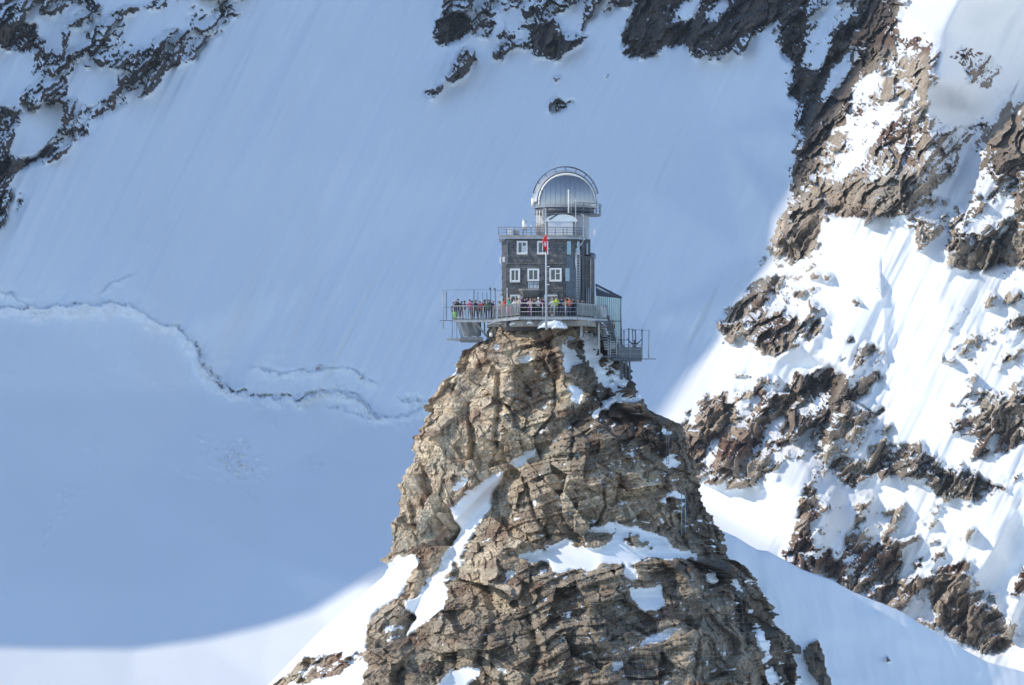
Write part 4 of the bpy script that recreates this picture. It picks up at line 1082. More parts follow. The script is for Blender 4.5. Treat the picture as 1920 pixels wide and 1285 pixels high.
# roof housings in front of the drum
b = MB(); vs = []; fs = []; n_ = 10
for k in range(n_+1):
    t = math.pi*k/n_; 
    for yy in (599.9, 601.6): vs.append((XX(1052,600)+1.55*-math.cos(t), yy, ZZ(416,600)+.72*math.sin(t)))
for k in range(n_): fs.append((k*2, k*2+2, k*2+3, k*2+1))
fs.append(tuple(range(0, 2*n_+2, 2))[::-1]); b.add(vs, fs, False)
b.build('barrel_roof_housing', M_silver, obs)
b = MB(); b.box(XX(1027,600), XX(1074,600), 599.95, 601.5, ZZ(442,600), ZZ(416.2,600)); b.build('white_roof_housing', mat('pale_housing', (.62,.65,.69), .5, noise=.06), obs)
b = MB(); b.box(XX(1004,601), XX(1026,601), 600.6, 602.2, ZZ(442,601), ZZ(420,601)); b.build('roof_hut', mat('pinkish_grey_hut', (.42,.38,.38), .7, noise=.1), obs)
b = MB()
for xx in (1006, 1011, 1016): b.tube([P(xx,441,600.4), P(xx+1,394,600.4)], .035, 6)
for yy in (398, 406, 414, 422): b.tube([P(1005,yy,600.4), P(1019,yy,600.4)], .03, 5)
b.tube([P(1006,422,600.4), P(1016,406,600.4)], .03, 5); b.build('roof_scaffold', M_rim, obs)
b = MB(); b.bar(P(1020,404,599.8), P(1056,400,599.8), .16); b.bar(P(1030,412,599.8), P(1046,402,599.8), .12); b.build('dome_bracket', M_steel_d, obs)
# downpipe with its bends
b = MB(); b.tube([P(1090,402,599.6), P(1093.5,403,599.2), P(1094,449,598.6), P(1092,455,598.4), P(1080,468,598.2), P(1079.5,472,598.2)], .07, 8); b.tube([P(1079.5,471,598.2), P(1079.5,506,598.2)], .09, 8); b.build('downpipe', M_rail, obs)
b = MB(); b.box(XX(1091,599), XX(1096,599), 598.9, 599.4, zb, ZZ(452,599)); b.build('dark_corner_post', M_steel_d, obs)
ld = MB()
for xx in (1081.5, 1087.5): ld.tube([P(xx,560,597.9), P(xx,468,597.9)], .028, 5)
for k in range(18): ld.tube([P(1081.5,472+k*5,597.9), P(1087.5,472+k*5,597.9)], .02, 4)
ld.build('wall_ladder', M_rail, obs)
# right hand service tower
b = MB(); b.box(XX(1096,600), XX(1107,600), 600, 604.5, ZZ(478,600), ZZ(449,600)); b.build('service_tower_head', M_steel_d, obs)
b = MB(); b.box(XX(1099.6,600), XX(1102.8,600), 599.93, 599.99, ZZ(478,600), ZZ(456,600)); b.build('narrow_window', M_paneblue, obs)
b = MB(); b.prism([(XX(1096,600), 599.6), (XX(1106,600), 599.5), (XX(1115,600), 600.3), (XX(1115,600), 604.8), (XX(1096,600), 604.8)], zb-.3, ZZ(481,600)); b.build('service_tower', M_stone, obs)
cst = MB(); z = zb
while z < ZZ(482,600):
    h = rs.uniform(.18, .26)
    for (a, c) in course_cells(XX(1096.3,600), XX(1105.5,600)):
        cst.box(a+.01, c-.01, 599.6-rs.uniform(.02,.07)-.02, 599.62, z+.01, z+h-.01)
    z += h
tag(cst.build('stone_course', M_stone3, obs), kind='stuff')
b = MB(); b.box(XX(1106.2,600), XX(1108.6,600), 599.4, 599.7, ZZ(541,600), ZZ(486,600)); b.build('cable_duct', M_concrete, obs)
for k in range(3):
    b = MB(); b.tube([P(1100+k*3.2,596,599.3), P(1100+k*3.2,540,599.3)], .045, 6); b.build('service_pipe', M_rail, obs)
b = MB(); b.lathe([(.0,ZZ(478,600)+.25), (.35,ZZ(478,600)+.22), (.5,ZZ(481,600)+.02), (.5,ZZ(483,600))], XX(1109,602), 601.5, 16); b.build('service_tower_cap', M_zinc, obs)
b = MB(); b.tube([P(1107,478,600.3), P(1110,474,600.3), P(1114,478,600.3)], .03, 5); b.build('cap_handrail', M_steel_d, obs)
# canopy over the ground floor left door
# ---- loose roof things
def single(name, mb_, m, label, cat, group=None):
    return tag(mb_.build(name, m), label, cat, group)
def pc(px, py, Y): return P(px, py, Y)
tk = empty('metal_tank', P(984, 434, 600))
tag(tk, 'shiny upright metal tank on the left part of the roof terrace', 'tank')
b = MB(); c_ = P(984, 434, 600); b.lathe([(.0,c_.z+1.0),(.22,c_.z+.99),(.27,c_.z+.93),(.27,c_.z+.2),(.2,c_.z+.1)], c_.x, c_.y, 20); b.build('tank_body', M_silver, tk)
b = MB(); b.tube([(c_.x-.05,c_.y,c_.z+.95),(c_.x-.2,c_.y,c_.z+1.15)], .04, 6); b.build('tank_vent', M_rim, tk)
for s_ in (-1, 1):
    b = MB(); b.tube([(c_.x+.15*s_,c_.y,c_.z+.15),(c_.x+.15*s_,c_.y,c_.z-.35)], .03, 5); b.build('leg', M_steel, tk)
def antenna(name, label, px, y1, y0_, Y, r, tip=None, cat='antenna', cross=False, m=M_rim):
    t_ = empty(name, P(px, y1, Y)); tag(t_, label, cat)
    b = MB(); b.tube([P(px, y1, Y), P(px, y0_, Y)], r, 7, r2=r*.7); b.build('mast', m, t_)
    b = MB()
    if cross:
        for k in range(4): b.tube([P(px-2.5, y0_+2+k*2.2, Y), P(px+2.5, y0_+2+k*2.2, Y)], .015, 4)
        b.build('crossbar', m, t_)
    else:
        c0 = P(px, y0_, Y); b.lathe([(0, c0.z+.12), (r*1.2, c0.z+.06), (r*1.2, c0.z-.06), (0, c0.z-.1)], c0.x, c0.y, 8); b.build('tip', m, t_)
    return t_
antenna('antenna_mast', 'thick white antenna mast rising in front of the dome shutter', 1066, 400, 358, 598.9, .07)
antenna('antenna_mast', 'thin grey antenna mast just right of the thick white one before the dome', 1071, 400, 366, 598.9, .035, m=M_rail)
antenna('whip_antenna', 'thin white whip antenna standing by the right part of the roof terrace', 1079.5, 442, 376, 598.6, .022)
antenna('aerial', 'small aerial with cross rods beside the right edge of the tower', 1115, 445, 431, 600, .03, cross=True)
antenna('roof_vent_pipe', 'leaning white vent pipe between the tank and the scaffold', 996, 438, 424, 599.6, .06, cat='vent pipe')
def panelant(label, px0, px1, py0, py1, Y):
    t_ = empty('panel_antenna', P((px0+px1)/2, py1, Y)); tag(t_, label, 'antenna')
    a = P(px0, py1, Y); c = P(px1, py0, Y)
    b = MB(); b.box(a.x, c.x, Y-.1, Y+.08, a.z, c.z); b.build('housing', M_white, t_, bevel=.03)
    b = MB(); b.bar(P((px0+px1)/2, (py0+py1)/2, Y+.08), P((px0+px1)/2+3, (py0+py1)/2, Y+.6), .05); b.build('bracket', M_steel, t_)
panelant('tall white panel antenna on the left edge of the stone wall', 937, 940, 481, 495, 600)
panelant('squat white panel antenna against the left wall beside the tall one', 942.5, 947.5, 482, 492, 598.6)
def roofbox(label, px0, px1, py0, py1, Y, m, name='equipment_box'):
    t_ = empty(name, P((px0+px1)/2, py1, Y)); tag(t_, label, 'equipment box')
    a = P(px0, py1, Y); c = P(px1, py0, Y)
    b = MB(); b.box(a.x, c.x, Y-.3, Y+.3, a.z, c.z); b.build('casing', m, t_, bevel=.03)
    b = MB(); b.box(a.x-.04, c.x+.04, Y-.34, Y+.34, c.z+.002, c.z+.05); b.build('lid', M_rim, t_)
roofbox('pale equipment box in the left corner of the roof terrace', 952, 960, 430, 441, 599, M_white)
roofbox('low grey equipment box near the tank on the roof terrace', 962, 974, 433, 441, 599.3, M_steel)

# ================================================================== VIEWING DECK
DZ = ZZ(592.8, 594)
deck = empty('viewing_deck', (XX(1020), 599, DZ))
tag(deck, 'steel viewing deck wrapped around the foot of the observatory on struts', 'viewing deck')
dp = [(-5.55, 600.2), (-1.75, 600.0), (0.72, 594.0), (6.05, 594.0), (7.85, 597.6), (8.85, 598.6), (8.85, 604.0), (-5.55, 604.0)]
b = MB(); b.prism(dp, DZ-.10, DZ); b.build('deck_floor', M_grate, deck)
def beam(mb_, a, c, w=.18, h=.22): mb_.bar(Vector((a[0], a[1], DZ-.22)), Vector((c[0], c[1], DZ-.22)), w, h)
for a, c in zip(dp[:6], dp[1:7]):
    b = MB(); beam(b, a, c); b.build('edge_beam', M_steel, deck)
for k in range(7):
    b = MB(); xx = -5.2+k*.62; b.bar((xx, 600.4, DZ-.2), (xx, 603.9, DZ-.2), .08, .16); b.build('joist', M_steel, deck)
for k in range(8):
    b = MB(); xx = .6+k*.78; b.bar((xx, 594.2+max(0, (.9-xx))*1.5, DZ-.21), (xx, 598.5, DZ-.21), .1, .2); b.build('joist', M_steel_d, deck)
def rail_run(nm, pts, step, bal, nm_mid=1): return railing(deck, nm, pts, DZ, 1.2, M_steel if nm in ('right_railing', 'transition_railing') else M_rail, step, nm_mid, bal, r=.036)
rail_run('left_wing_railing', [(-5.5, 604.0), (-5.5, 600.25), (-1.75, 600.05)], .95, .16)
rail_run('transition_railing', [(-1.75, 600.05), (0.72, 594.05)], 1.1, .13)
rail_run('front_railing', [(0.72, 594.05), (6.05, 594.05)], 1.15, .0, 2)
rail_run('right_railing', [(6.05, 594.05), (7.85, 597.6), (8.85, 598.6), (8.85, 603)], .9, .12)
for k in range(3):   # fine infill behind the right railing
    a = Vector((6.05+k*.6, 594.1+k*1.19, DZ+.1)); c = Vector((6.62+k*.6, 595.24+k*1.19, DZ+1.1))
    b = MB(); b.add([a, (c.x, c.y, a.z), c, (a.x, a.y, c.z)], [(0,1,2,3)]); o = b.build('infill_panel', M_grate, deck); o.modifiers.new('t', 'SOLIDIFY').thickness = .02
# concrete base under the deck
b = MB(); b.prism([(XX(985), 595.2), (XX(1100), 595.2), (XX(1118), 598), (XX(1118), 604), (XX(930), 604), (XX(945), 599.2)], DZ-.85, DZ-.34); b.build('concrete_base', M_concrete, deck)
b = MB(); b.prism([(XX(913), 600.5), (XX(946), 600.3), (XX(946), 603.5), (XX(913), 603.5)], DZ-.75, DZ-.42); b.build('bearing_slab', M_concrete, deck)
b = MB(); b.prism([(XX(928), 600.9), (XX(950), 600.7), (XX(950), 604), (XX(928), 604)], DZ-2.6, DZ-.8); b.build('bearing_pier', mat('pier_concrete', (.2,.185,.165), .9, noise=.3, bump=.4, bscale=5), deck)
# struts of the left wing and the catwalk below it
for (x0, x1) in ((856,864.5),(870,879.5),(885,895)):
    for dd in (0, 3):
        b = MB(); b.bar(P(x0+dd,602,600.4), P(x1+dd,632,601.2), .07, .1); b.build('strut', M_rail, deck)
b = MB(); b.bar(P(889,603,600.3), P(921,640,601.5), .14); b.build('diagonal_brace', M_rail, deck)
for xx in (901, 908.5):
    b = MB(); b.bar(P(xx,602,601.5), P(xx,629,601.5), .12); b.build('column', M_steel_d, deck)
for xx in (848, 856.5):
    b = MB(); b.tube([P(xx,602,600.3), P(xx,636,600.3)], .025, 5); b.build('hanger', M_steel_d, deck)
for k in range(9):
    b = MB(); yy = 605+k*3.1; b.bar(P(864+k*1.0,yy,601.6), P(902,yy,601.6), .035, .05); b.build('louvre', M_steel, deck)
b = MB(); a = P(862,604,601.9); c = P(901,631,601.9); b.add([(a.x,a.y,a.z),(c.x,a.y,a.z),(c.x,a.y,c.z),(P(870,631,601.9).x,a.y,c.z)], [(0,3,2,1)])
o = b.build('mesh_screen', M_steel, deck); o.modifiers.new('t', 'SOLIDIFY').thickness = .02
b = MB(); zc = ZZ(636.5, 601)
b.prism([(XX(836), 600.9), (XX(862), 600.2), (XX(906), 600.2), (XX(906), 603), (XX(862), 603)], zc-.08, zc+.06); b.prism([(XX(862), 600.3), (XX(905), 600.3), (XX(905), 602.9), (XX(862), 602.9)], zc-.24, zc-.081); b.prism([(XX(863), 600.3), (XX(905), 600.3), (XX(905), 602.9), (XX(863), 602.9)], zc+.061, zc+.2)
b.build('lower_catwalk', M_grate, deck)
b = MB(); b.bar(P(824,601.3,600.3), P(852,601.3,600.3), .06, .06); b.build('outrigger', M_steel_d, deck)
# net poles of the left wing
for i, (px, y0_, y1, r) in enumerate(((831,544,618,.05),(837,546,600,.035),(888.5,543,600,.04),(896,547,598,.025),(905,548,598,.025),(913,549,598,.03),(920,542,598,.035),(928.5,543,598,.035))):
    b = MB(); b.tube([P(px,y1,600.2 if i != 1 else 600.8), P(px,y0_,600.2 if i != 1 else 600.8)], r, 6)
    if i in (6, 7): b.tube([P(px,y0_+1,600.2), P(px-2.5,y0_-1.5,600.2)], r, 5); b.lathe([(0,ZZ(y0_-3,600.2)),(.09,ZZ(y0_-2,600.2)),(.09,ZZ(y0_+1,600.2)),(0,ZZ(y0_+1.5,600.2))], XX(px-1,600.2), 600.2, 8)
    b.build('net_pole', M_steel_d if i != 0 else M_steel, deck)
b = MB(); b.tube([P(831,544.5,600.2), P(888,543.5,600.2), P(950,545,600.2)], .014, 4); b.tube([P(831,577,600.2), P(850,577,600.2)], .010, 4); b.build('net_cable', M_steel_d, deck)
# tall post at the kink of the railing
b = MB(); b.tube([P(951,603,596.6), P(951,540,596.6)], .05, 7); b.build('corner_post', M_rail, deck)
# glass screen by the left wall
b = MB(); a = P(934,575,600.6); c = P(941,552,600.6); b.box(a.x, a.x+.1, 600.5, 600.6, DZ, ZZ(556,600.6)); b.bar(P(934.5,556,600.6), P(942,549,602), .08); b.build('glass_screen_post', M_white, deck)
b = MB(); b.box(a.x+.11, c.x+.1, 600.52, 600.56, DZ+.1, ZZ(556,600.6)); b.build('glass_screen', M_teal, deck)
# columns under the right part
for (px, y0_, y1, Y, w) in ((1090,602,632,596.4,.22),(1123,603,655,598.6,.2),(1110,603,640,600,.14)):
    b = MB(); b.bar(P(px,y0_,Y), P(px,y1,Y), w); b.build('column', M_steel, deck)
b = MB(); b.bar(P(1075,600,595.2), P(1139,604,598.6), .2, .16); b.build('edge_beam', M_steel_d, deck)
# box on the right end of the deck
t_ = empty('cabinet', P(1132,598,598.2)); tag(t_, 'grey metal cabinet at the right end of the viewing deck before the glass wall', 'cabinet')
b = MB(); a = P(1128,598,598.2); c = P(1137,577,598.2); b.box(a.x, c.x, 598.0, 598.5, DZ+.02, c.z); b.build('casing', M_steel, t_, bevel=.03)
b = MB(); b.box(a.x+.04, c.x-.04, 597.97, 597.995, DZ+.1, c.z-.08); b.build('door', M_zinc, t_)

# glazed stairwell on the right
gs = empty('glazed_stairwell', P(1140, 640, 601)); tag(gs, 'pale green glass stairwell with dark lean-to roof right of the tower', 'stairwell')
gx0, gx1 = XX(1117.5, 600.5), XX(1164, 600.5); npn = 13
def zroof(x): return ZZ(555, 600.5) - (x-gx0)*(ZZ(555,600.5)-ZZ(560,600.5))/(gx1-gx0)
def zfoot(x): 
    f = (x-gx0)/(gx1-gx0); return ZZ(np.interp(f, [0,.35,.5,1], [604,604,628,664]), 600.5)
for k in range(npn):
    x0 = gx0+(gx1-gx0)*k/npn; x1 = gx0+(gx1-gx0)*(k+1)/npn
    b = MB(); b.add([(x0+.03,600.5,zfoot(x0)),(x1-.03,600.5,zfoot(x1)),(x1-.03,600.5,zroof(x1)),(x0+.03,600.5,zroof(x0))], [(0,1,2,3)])
    o = b.build('glass_pane', M_teal, gs); o.modifiers.new('t', 'SOLIDIFY').thickness = .03
for k in range(npn+1):
    x0 = gx0+(gx1-gx0)*k/npn; w = .09 if k in (0, npn) else .045
    b = MB(); b.bar((x0,600.44,zfoot(x0)-.05), (x0,600.44,zroof(x0)), w, w); b.build('mullion', M_rim if k in (0,) else M_steel_d, gs)
for t0_ in (603.2, 637.6):
    b = MB(); b.box(gx0+1.35, gx1, 600.36, 600.39, ZZ(t0_,600.5), ZZ(t0_-1.2,600.5)); b.build('transom', M_steel_d, gs)
b = MB(); b.add([(gx0,600.45,ZZ(555,600.5)),(gx1+.1,600.45,ZZ(560,600.5)),(gx1+.1,603.5,ZZ(562,603)),(gx0,603.5,ZZ(534,603)),(gx0,600.5,ZZ(543,603))], [(0,1,4),(4,1,2,3)])
b.add([(gx0,600.4,ZZ(553.5,600.5)),(gx1+.15,600.4,ZZ(558.5,600.5)),(gx1+.15,603.5,ZZ(558,600.5)),(gx0,603.5,ZZ(534,603))], [(0,1,2,3)])
b.build('lean_to_roof', mat('dark_roof_sheet', (.045,.055,.075), .5, metal=.2), gs)
b = MB(); b.bar(P(1117,534,601.6), P(1165,558,600.6), .14, .16); b.build('roof_edge', M_steel_d, gs)
b = MB(); b.bar(P(1119,539,601.2), P(1142,552,600.9), .1, .22); b.build('roof_snow', M_snow, gs)
b = MB(); b.tube([P(1146,552,600.4), P(1146,544.5,600.4)], .04, 5); b.build('roof_finial', M_steel_d, gs)
b = MB(); b.box(gx1, gx1+.04, 600.5, 603.4, ZZ(664,600.5), ZZ(559,600.5)); b.build('side_glazing', M_teal, gs)

# external stairs down to the lower platform
es = empty('external_stairs', P(1135, 640, 600)); tag(es, 'dark steel stairs zigzagging down the right side of the rock to the lower platform', 'stairs')
for (a, c) in (((1138,592),(1163,668)), ((1132,597),(1150,640))):
    b = MB(); b.bar(P(a[0],a[1],599.6), P(c[0],c[1],599.6), .16, .30); b.build('stringer', M_steel_d, es)
for (x0, x1, ya_, yb_, n_) in ((1126,1137,608,631,9),(1131,1138,641,656,6),(1144,1153,641,660,7),(1139,1156,645,668,7)):
    for k in range(n_):
        b = MB(); yy = ya_+(yb_-ya_)*k/(n_-1); sh = 4*k/(n_-1)
        b.box(P(x0+sh*.6,yy,599.3).x, P(x1+sh*.6,yy,599.3).x, 599.3, 600.2, P(0,yy,599.3).z, P(0,yy,599.3).z+.055); b.build('step', M_rail if x1 < 1156 else M_steel, es)
for (x0, x1, yy) in ((1124,1150,635.5),(1133,1164,669)):
    b = MB(); a = P(x0,yy,599.4); c = P(x1,yy,599.4); b.box(a.x, c.x, 599.2, 601.6, a.z-.1, a.z+.08); b.build('landing', M_steel_d, es)
for xx in (1124, 1144, 1140, 1156):
    b = MB(); b.bar(P(xx,604 if xx < 1140 else 632,599.4), P(xx+.5,672,599.4), .09); b.build('post', M_steel, es)
b = MB()
b.bar(P(1141,585,599.3), P(1166,655,599.3), .04); b.bar(P(1137,596,599.3), P(1128,603,599.3), .05); b.tube([P(1124,628,599.2), P(1146,628,599.2)], .03, 5); b.tube([P(1125,622,599.2), P(1146,622,599.2)], .025, 5); b.build('handrail', M_steel, es)
b = MB(); a = P(1142,640,601.2); c = P(1163,671,601.2); b.box(a.x, c.x, 601.1, 601.2, c.z, a.z); b.build('stair_screen', M_steel_d, es)

# lower platform
lpz = ZZ(672.5, 600)
lp = empty('lower_platform', P(1180, 672.5, 600)); tag(lp, 'small lower steel platform with barred parapet hanging out right of the rock', 'platform')
b = MB(); b.box(XX(1148,600), XX(1203.5,600), 599.2, 602.2, lpz-.22, lpz); b.build('platform_floor', M_steel_d, lp)
railing(lp, 'platform_railing', [(XX(1160,600), 599.25), (XX(1203,600), 599.25), (XX(1203,600), 602)], lpz, 1.25, M_steel, 1.0, 2, .10, r=.035)
b = MB(); b.box(XX(1160,600), XX(1203,600), 602.1, 602.15, lpz, lpz+1.15); b.build('rear_parapet', mat('parapet_sheet', (.16,.18,.20), .6, metal=.2, noise=.2), lp)
b = MB(); b.box(XX(1162,600), XX(1202.5,600), 599.3, 599.33, lpz+.02, lpz+1.0); b.build('front_parapet', mat('barred_parapet_sheet', (.12,.14,.16), .6, metal=.2, noise=.3, nscale=5), lp)
b = MB(); b.bar(P(1140,673.2,600), P(1230,673.4,600), .07, .07); b.build('outrigger', M_steel_d, lp)
for (px, yy, lean, r, m_) in ((1170,621,0,.045,M_steel_d),(1179,617,0,.05,M_steel_d),(1186,618,1.5,.045,M_steel_d),(1191,619,2.5,.045,M_steel_d),(1203.8,619,0,.05,M_steel_d),(1217,620,-.8,.055,M_rail)):
    b = MB(); b.tube([P(px+lean,672,600.2 if m_ is M_steel_d else 600.6), P(px,yy,600.2 if m_ is M_steel_d else 600.6)], r, 6)
    q = P(px, yy, 600.2); b.lathe([(0,q.z+.06),(.08,q.z+.02),(.08,q.z-.1),(0,q.z-.14)], q.x, q.y, 8)
    b.build('net_pole', m_, lp)
b = MB(); b.tube([P(1162,618,600.2), P(1179,617.5,600.2), P(1203,619,600.2), P(1217,620.5,600.2)], .016, 4); b.tube([P(1161,638,600.2), P(1180,638,600.2)], .03, 4); b.tube([P(1164,582,600.3), P(1166,640,600.3)], .03, 4); b.build('net_cable', M_steel_d, lp)
for (px, w) in ((1165,.26),(1173.5,.16),(1180.5,.16)):
    b = MB(); b.bar(P(px,673,600.6), P(px+.3,712,600.6), w); b.build('leg', M_steel_d, lp)
for yy in (680, 688, 696):
    b = MB(); b.bar(P(1165,yy,600.6), P(1180.5,yy,600.6), .07); b.build('cross_brace', M_steel_d, lp)

# flagpole and flag
fp = empty('flagpole', P(1024, 616, 593.3)); tag(fp, 'tall grey flagpole standing on the snow in front of the viewing deck', 'flagpole')
b = MB(); b.tube([P(1024.5,618,593.3), P(1024,520,593.3), P(1023.6,392,593.3)], .115, 12, r2=.05); b.build('pole', M_rail, fp)
b = MB(); b.tube([P(1020.2,441,593.35), P(1020.2,388,593.35)], .035, 6); b.build('side_mast', M_rail, fp)
for yy in (448, 466, 500, 534):
    b = MB(); b.bar(P(1023,yy,593.3), P(1030,yy,593.3), .07); b.build('clamp', M_rim, fp)
b = MB(); c_ = P(1023.6,392,593.3); b.lathe([(0,c_.z+.08),(.07,c_.z+.03),(.07,c_.z-.03),(0,c_.z-.06)], c_.x, c_.y, 8); b.build('finial', M_rail, fp)
fl_ = empty('flag', P(1024, 438, 593.2)); tag(fl_, 'red flag with a white cross hanging limp from the flagpole', 'flag')
def flagmesh(u0, u1, v0, v1, off, m_, nm, nu=14, nv=22):
    b = MB(); vs = []
    for j in range(nv+1):
        v = v0+(v1-v0)*j/nv
        for i in range(nu+1):
            u = u0+(u1-u0)*i/nu
            wdt = np.interp(v, [0,.25,.55,1.0], [.10,.42,.40,.06])
            py = 438+v*37+u*3*(1-v)
            fold = math.sin(u*9+v*2.2)*.09*min(1, v*3)
            p = P(1025.5, py, 593.18)
            vs.append((p.x - u*wdt*1.0, p.y-.02-abs(fold)*1.5-off, p.z-.18*math.sin(u*3)*(v<.5)*v))
    fs = [(j*(nu+1)+i, j*(nu+1)+i+1, (j+1)*(nu+1)+i+1, (j+1)*(nu+1)+i) for j in range(nv) for i in range(nu)]
    b.add(vs, fs, True); return b.build(nm, m_, fl_)
flagmesh(0, 1, 0, 1, 0, M_red, 'cloth').modifiers.new('t', 'SOLIDIFY').thickness = .01
flagmesh(.35, .62, .36, .66, .014, M_white, 'white_cross', 6, 8)
flagmesh(.12, .85, .47, .55, .0145, M_white, 'white_cross', 6, 8)

# green bin and white lamp
t_ = empty('green_bin', P(852.5,597,600.6)); tag(t_, 'lime green bin at the left end of the viewing deck', 'bin')
c_ = P(852.5,597.5,600.6)
b = MB(); b.lathe([(.15,c_.z),(.17,c_.z+.02),(.2,c_.z+.62),(.18,c_.z+.62)], c_.x, c_.y, 14); b.build('bin_body', M_green, t_)
b = MB(); b.lathe([(.2,c_.z+.622),(.21,c_.z+.66),(.12,c_.z+.72),(0,c_.z+.73)], c_.x, c_.y, 14); b.build('lid', mat('dark_green_plastic', (.05,.16,.04), .6), t_)
t_ = empty('floodlight', P(921,632,600.3)); tag(t_, 'round white floodlight fixed to the concrete pier under the left deck', 'floodlight')
b = MB(); c_ = P(921,628,600.3); vs=[]; b.lathe([(0,c_.z+.22),(.16,c_.z+.17),(.2,c_.z),(.16,c_.z-.17),(0,c_.z-.22)], c_.x, c_.y-.05, 14); b.build('lamp_housing', M_white, t_)
b = MB(); b.bar((c_.x,c_.y,c_.z),(c_.x+.3,c_.y+.9,c_.z), .06); b.build('bracket', M_steel, t_)

# snow lying on the rock and the slabs under the deck
def drift(px0, px1, py0, py1, Y, dep, seed):
    b = MB(); vs = []; nu, nv = 22, 10
    for j in range(nv+1):
        for i in range(nu+1):
            u = i/nu; v = j/nv
            e = math.sin(math.pi*u)**.5
            px = px0+(px1-px0)*u; 
            h = 1-(2*v-1)**2
            nz = float(vnoise2(np.array([px/5.+seed]), np.array([v*3.+seed]), seed)[0])
            py = py1+(py0-py1)*v*e*(.75+.45*nz)
            vs.append(P(px, py, Y-dep*h*e*.6+dep*v*.8-.15*nz))
    fs = [(j*(nu+1)+i, j*(nu+1)+i+1, (j+1)*(nu+1)+i+1, (j+1)*(nu+1)+i) for j in range(nv) for i in range(nu)]
    b.add(vs, fs, True)
    o = b.build('snow_patch', M_snow); o.modifiers.new('t', 'SOLIDIFY').thickness = .12
    tag(o, kind='structure')
for a in ((955,982,600,609,597.5,1.0,1),(987,999,597,607,594.9,.6,2),(1008,1064,592,615,594.2,1.6,3),(912,946,602.5,606.5,600.2,.6,4),(1034,1060,600,616,593.9,1.0,5),(926,940,641,648,599.6,.8,6)):
    drift(*a)

# ladder, drop cables and wire netting fixed to the rock face
t_ = empty('rock_ladder', P(1252, 872, pinY(1252, 872))); tag(t_, 'narrow steel ladder fixed high on the right edge of the rock pinnacle', 'ladder')
yl = min(pinY(1252, y_) for y_ in range(808, 872, 4))-.15
for s_ in (-2, 2):
    b = MB(); b.tube([P(1252+s_, 806, yl), P(1252+s_, 872, yl)], .03, 5); b.build('ladder_rail', M_steel_d, t_)
for k in range(13):
    b = MB(); b.tube([P(1250, 809+k*5, yl), P(1254, 809+k*5, yl)], .022, 4); b.build('rung', M_steel_d, t_)
yl = min(pinY(1281, y_) for y_ in range(924, 1006, 4))-.15
for px_, e_ in ((1278, 1006), (1285, 1000)):
    t_ = empty('drop_cable', P(px_, e_, yl)); tag(t_, 'pale steel cable hanging down the right of the rock face, %s of the pair' % ('left' if px_ < 1280 else 'right'), 'cable')
    b = MB(); b.tube([P(px_, 926, yl), P(px_, e_, yl)], .035, 5); b.build('cable', M_paneblue, t_)
    b = MB(); b.bar(P(px_-1, 926, yl), P(px_+1, 926, yl+.4), .1); b.build('anchor', M_steel_d, t_)
net = MB()
def netrun(pts):
    cut = [(a, c) for a, c in pts if not (1168 < a < 1254 and 1094 < c < 1152)]
    if len(cut) < len(pts):
        k_ = next(i for i, q in enumerate(pts) if q not in cut)
        m_ = max(i for i, q in enumerate(pts) if q not in cut)
        for part in (pts[:k_], pts[m_+1:]):
            if len(part) > 2: netrun(part)
        return
    net.tube([P(a, c, pinY(a, c)-.05) for a, c in pts], .010, 3, cap=False)
for X0 in range(1070, 1400, 9):
    y_lo = 1076+int((X0-1070)*.06); netrun([(X0+(y_-1076)*.10, y_) for y_ in range(y_lo, 1285, 7)])
for Y0 in range(1078, 1285, 9):
    netrun([(x_, Y0) for x_ in range(1066+int((Y0-1078)*.1), 1392+int((Y0-1078)*.16), 7)])
n_ = net.build('rock_netting', M_steel)
tag(n_, 'fine wire rockfall netting draped over the lower right rock face', 'netting', kind='stuff')
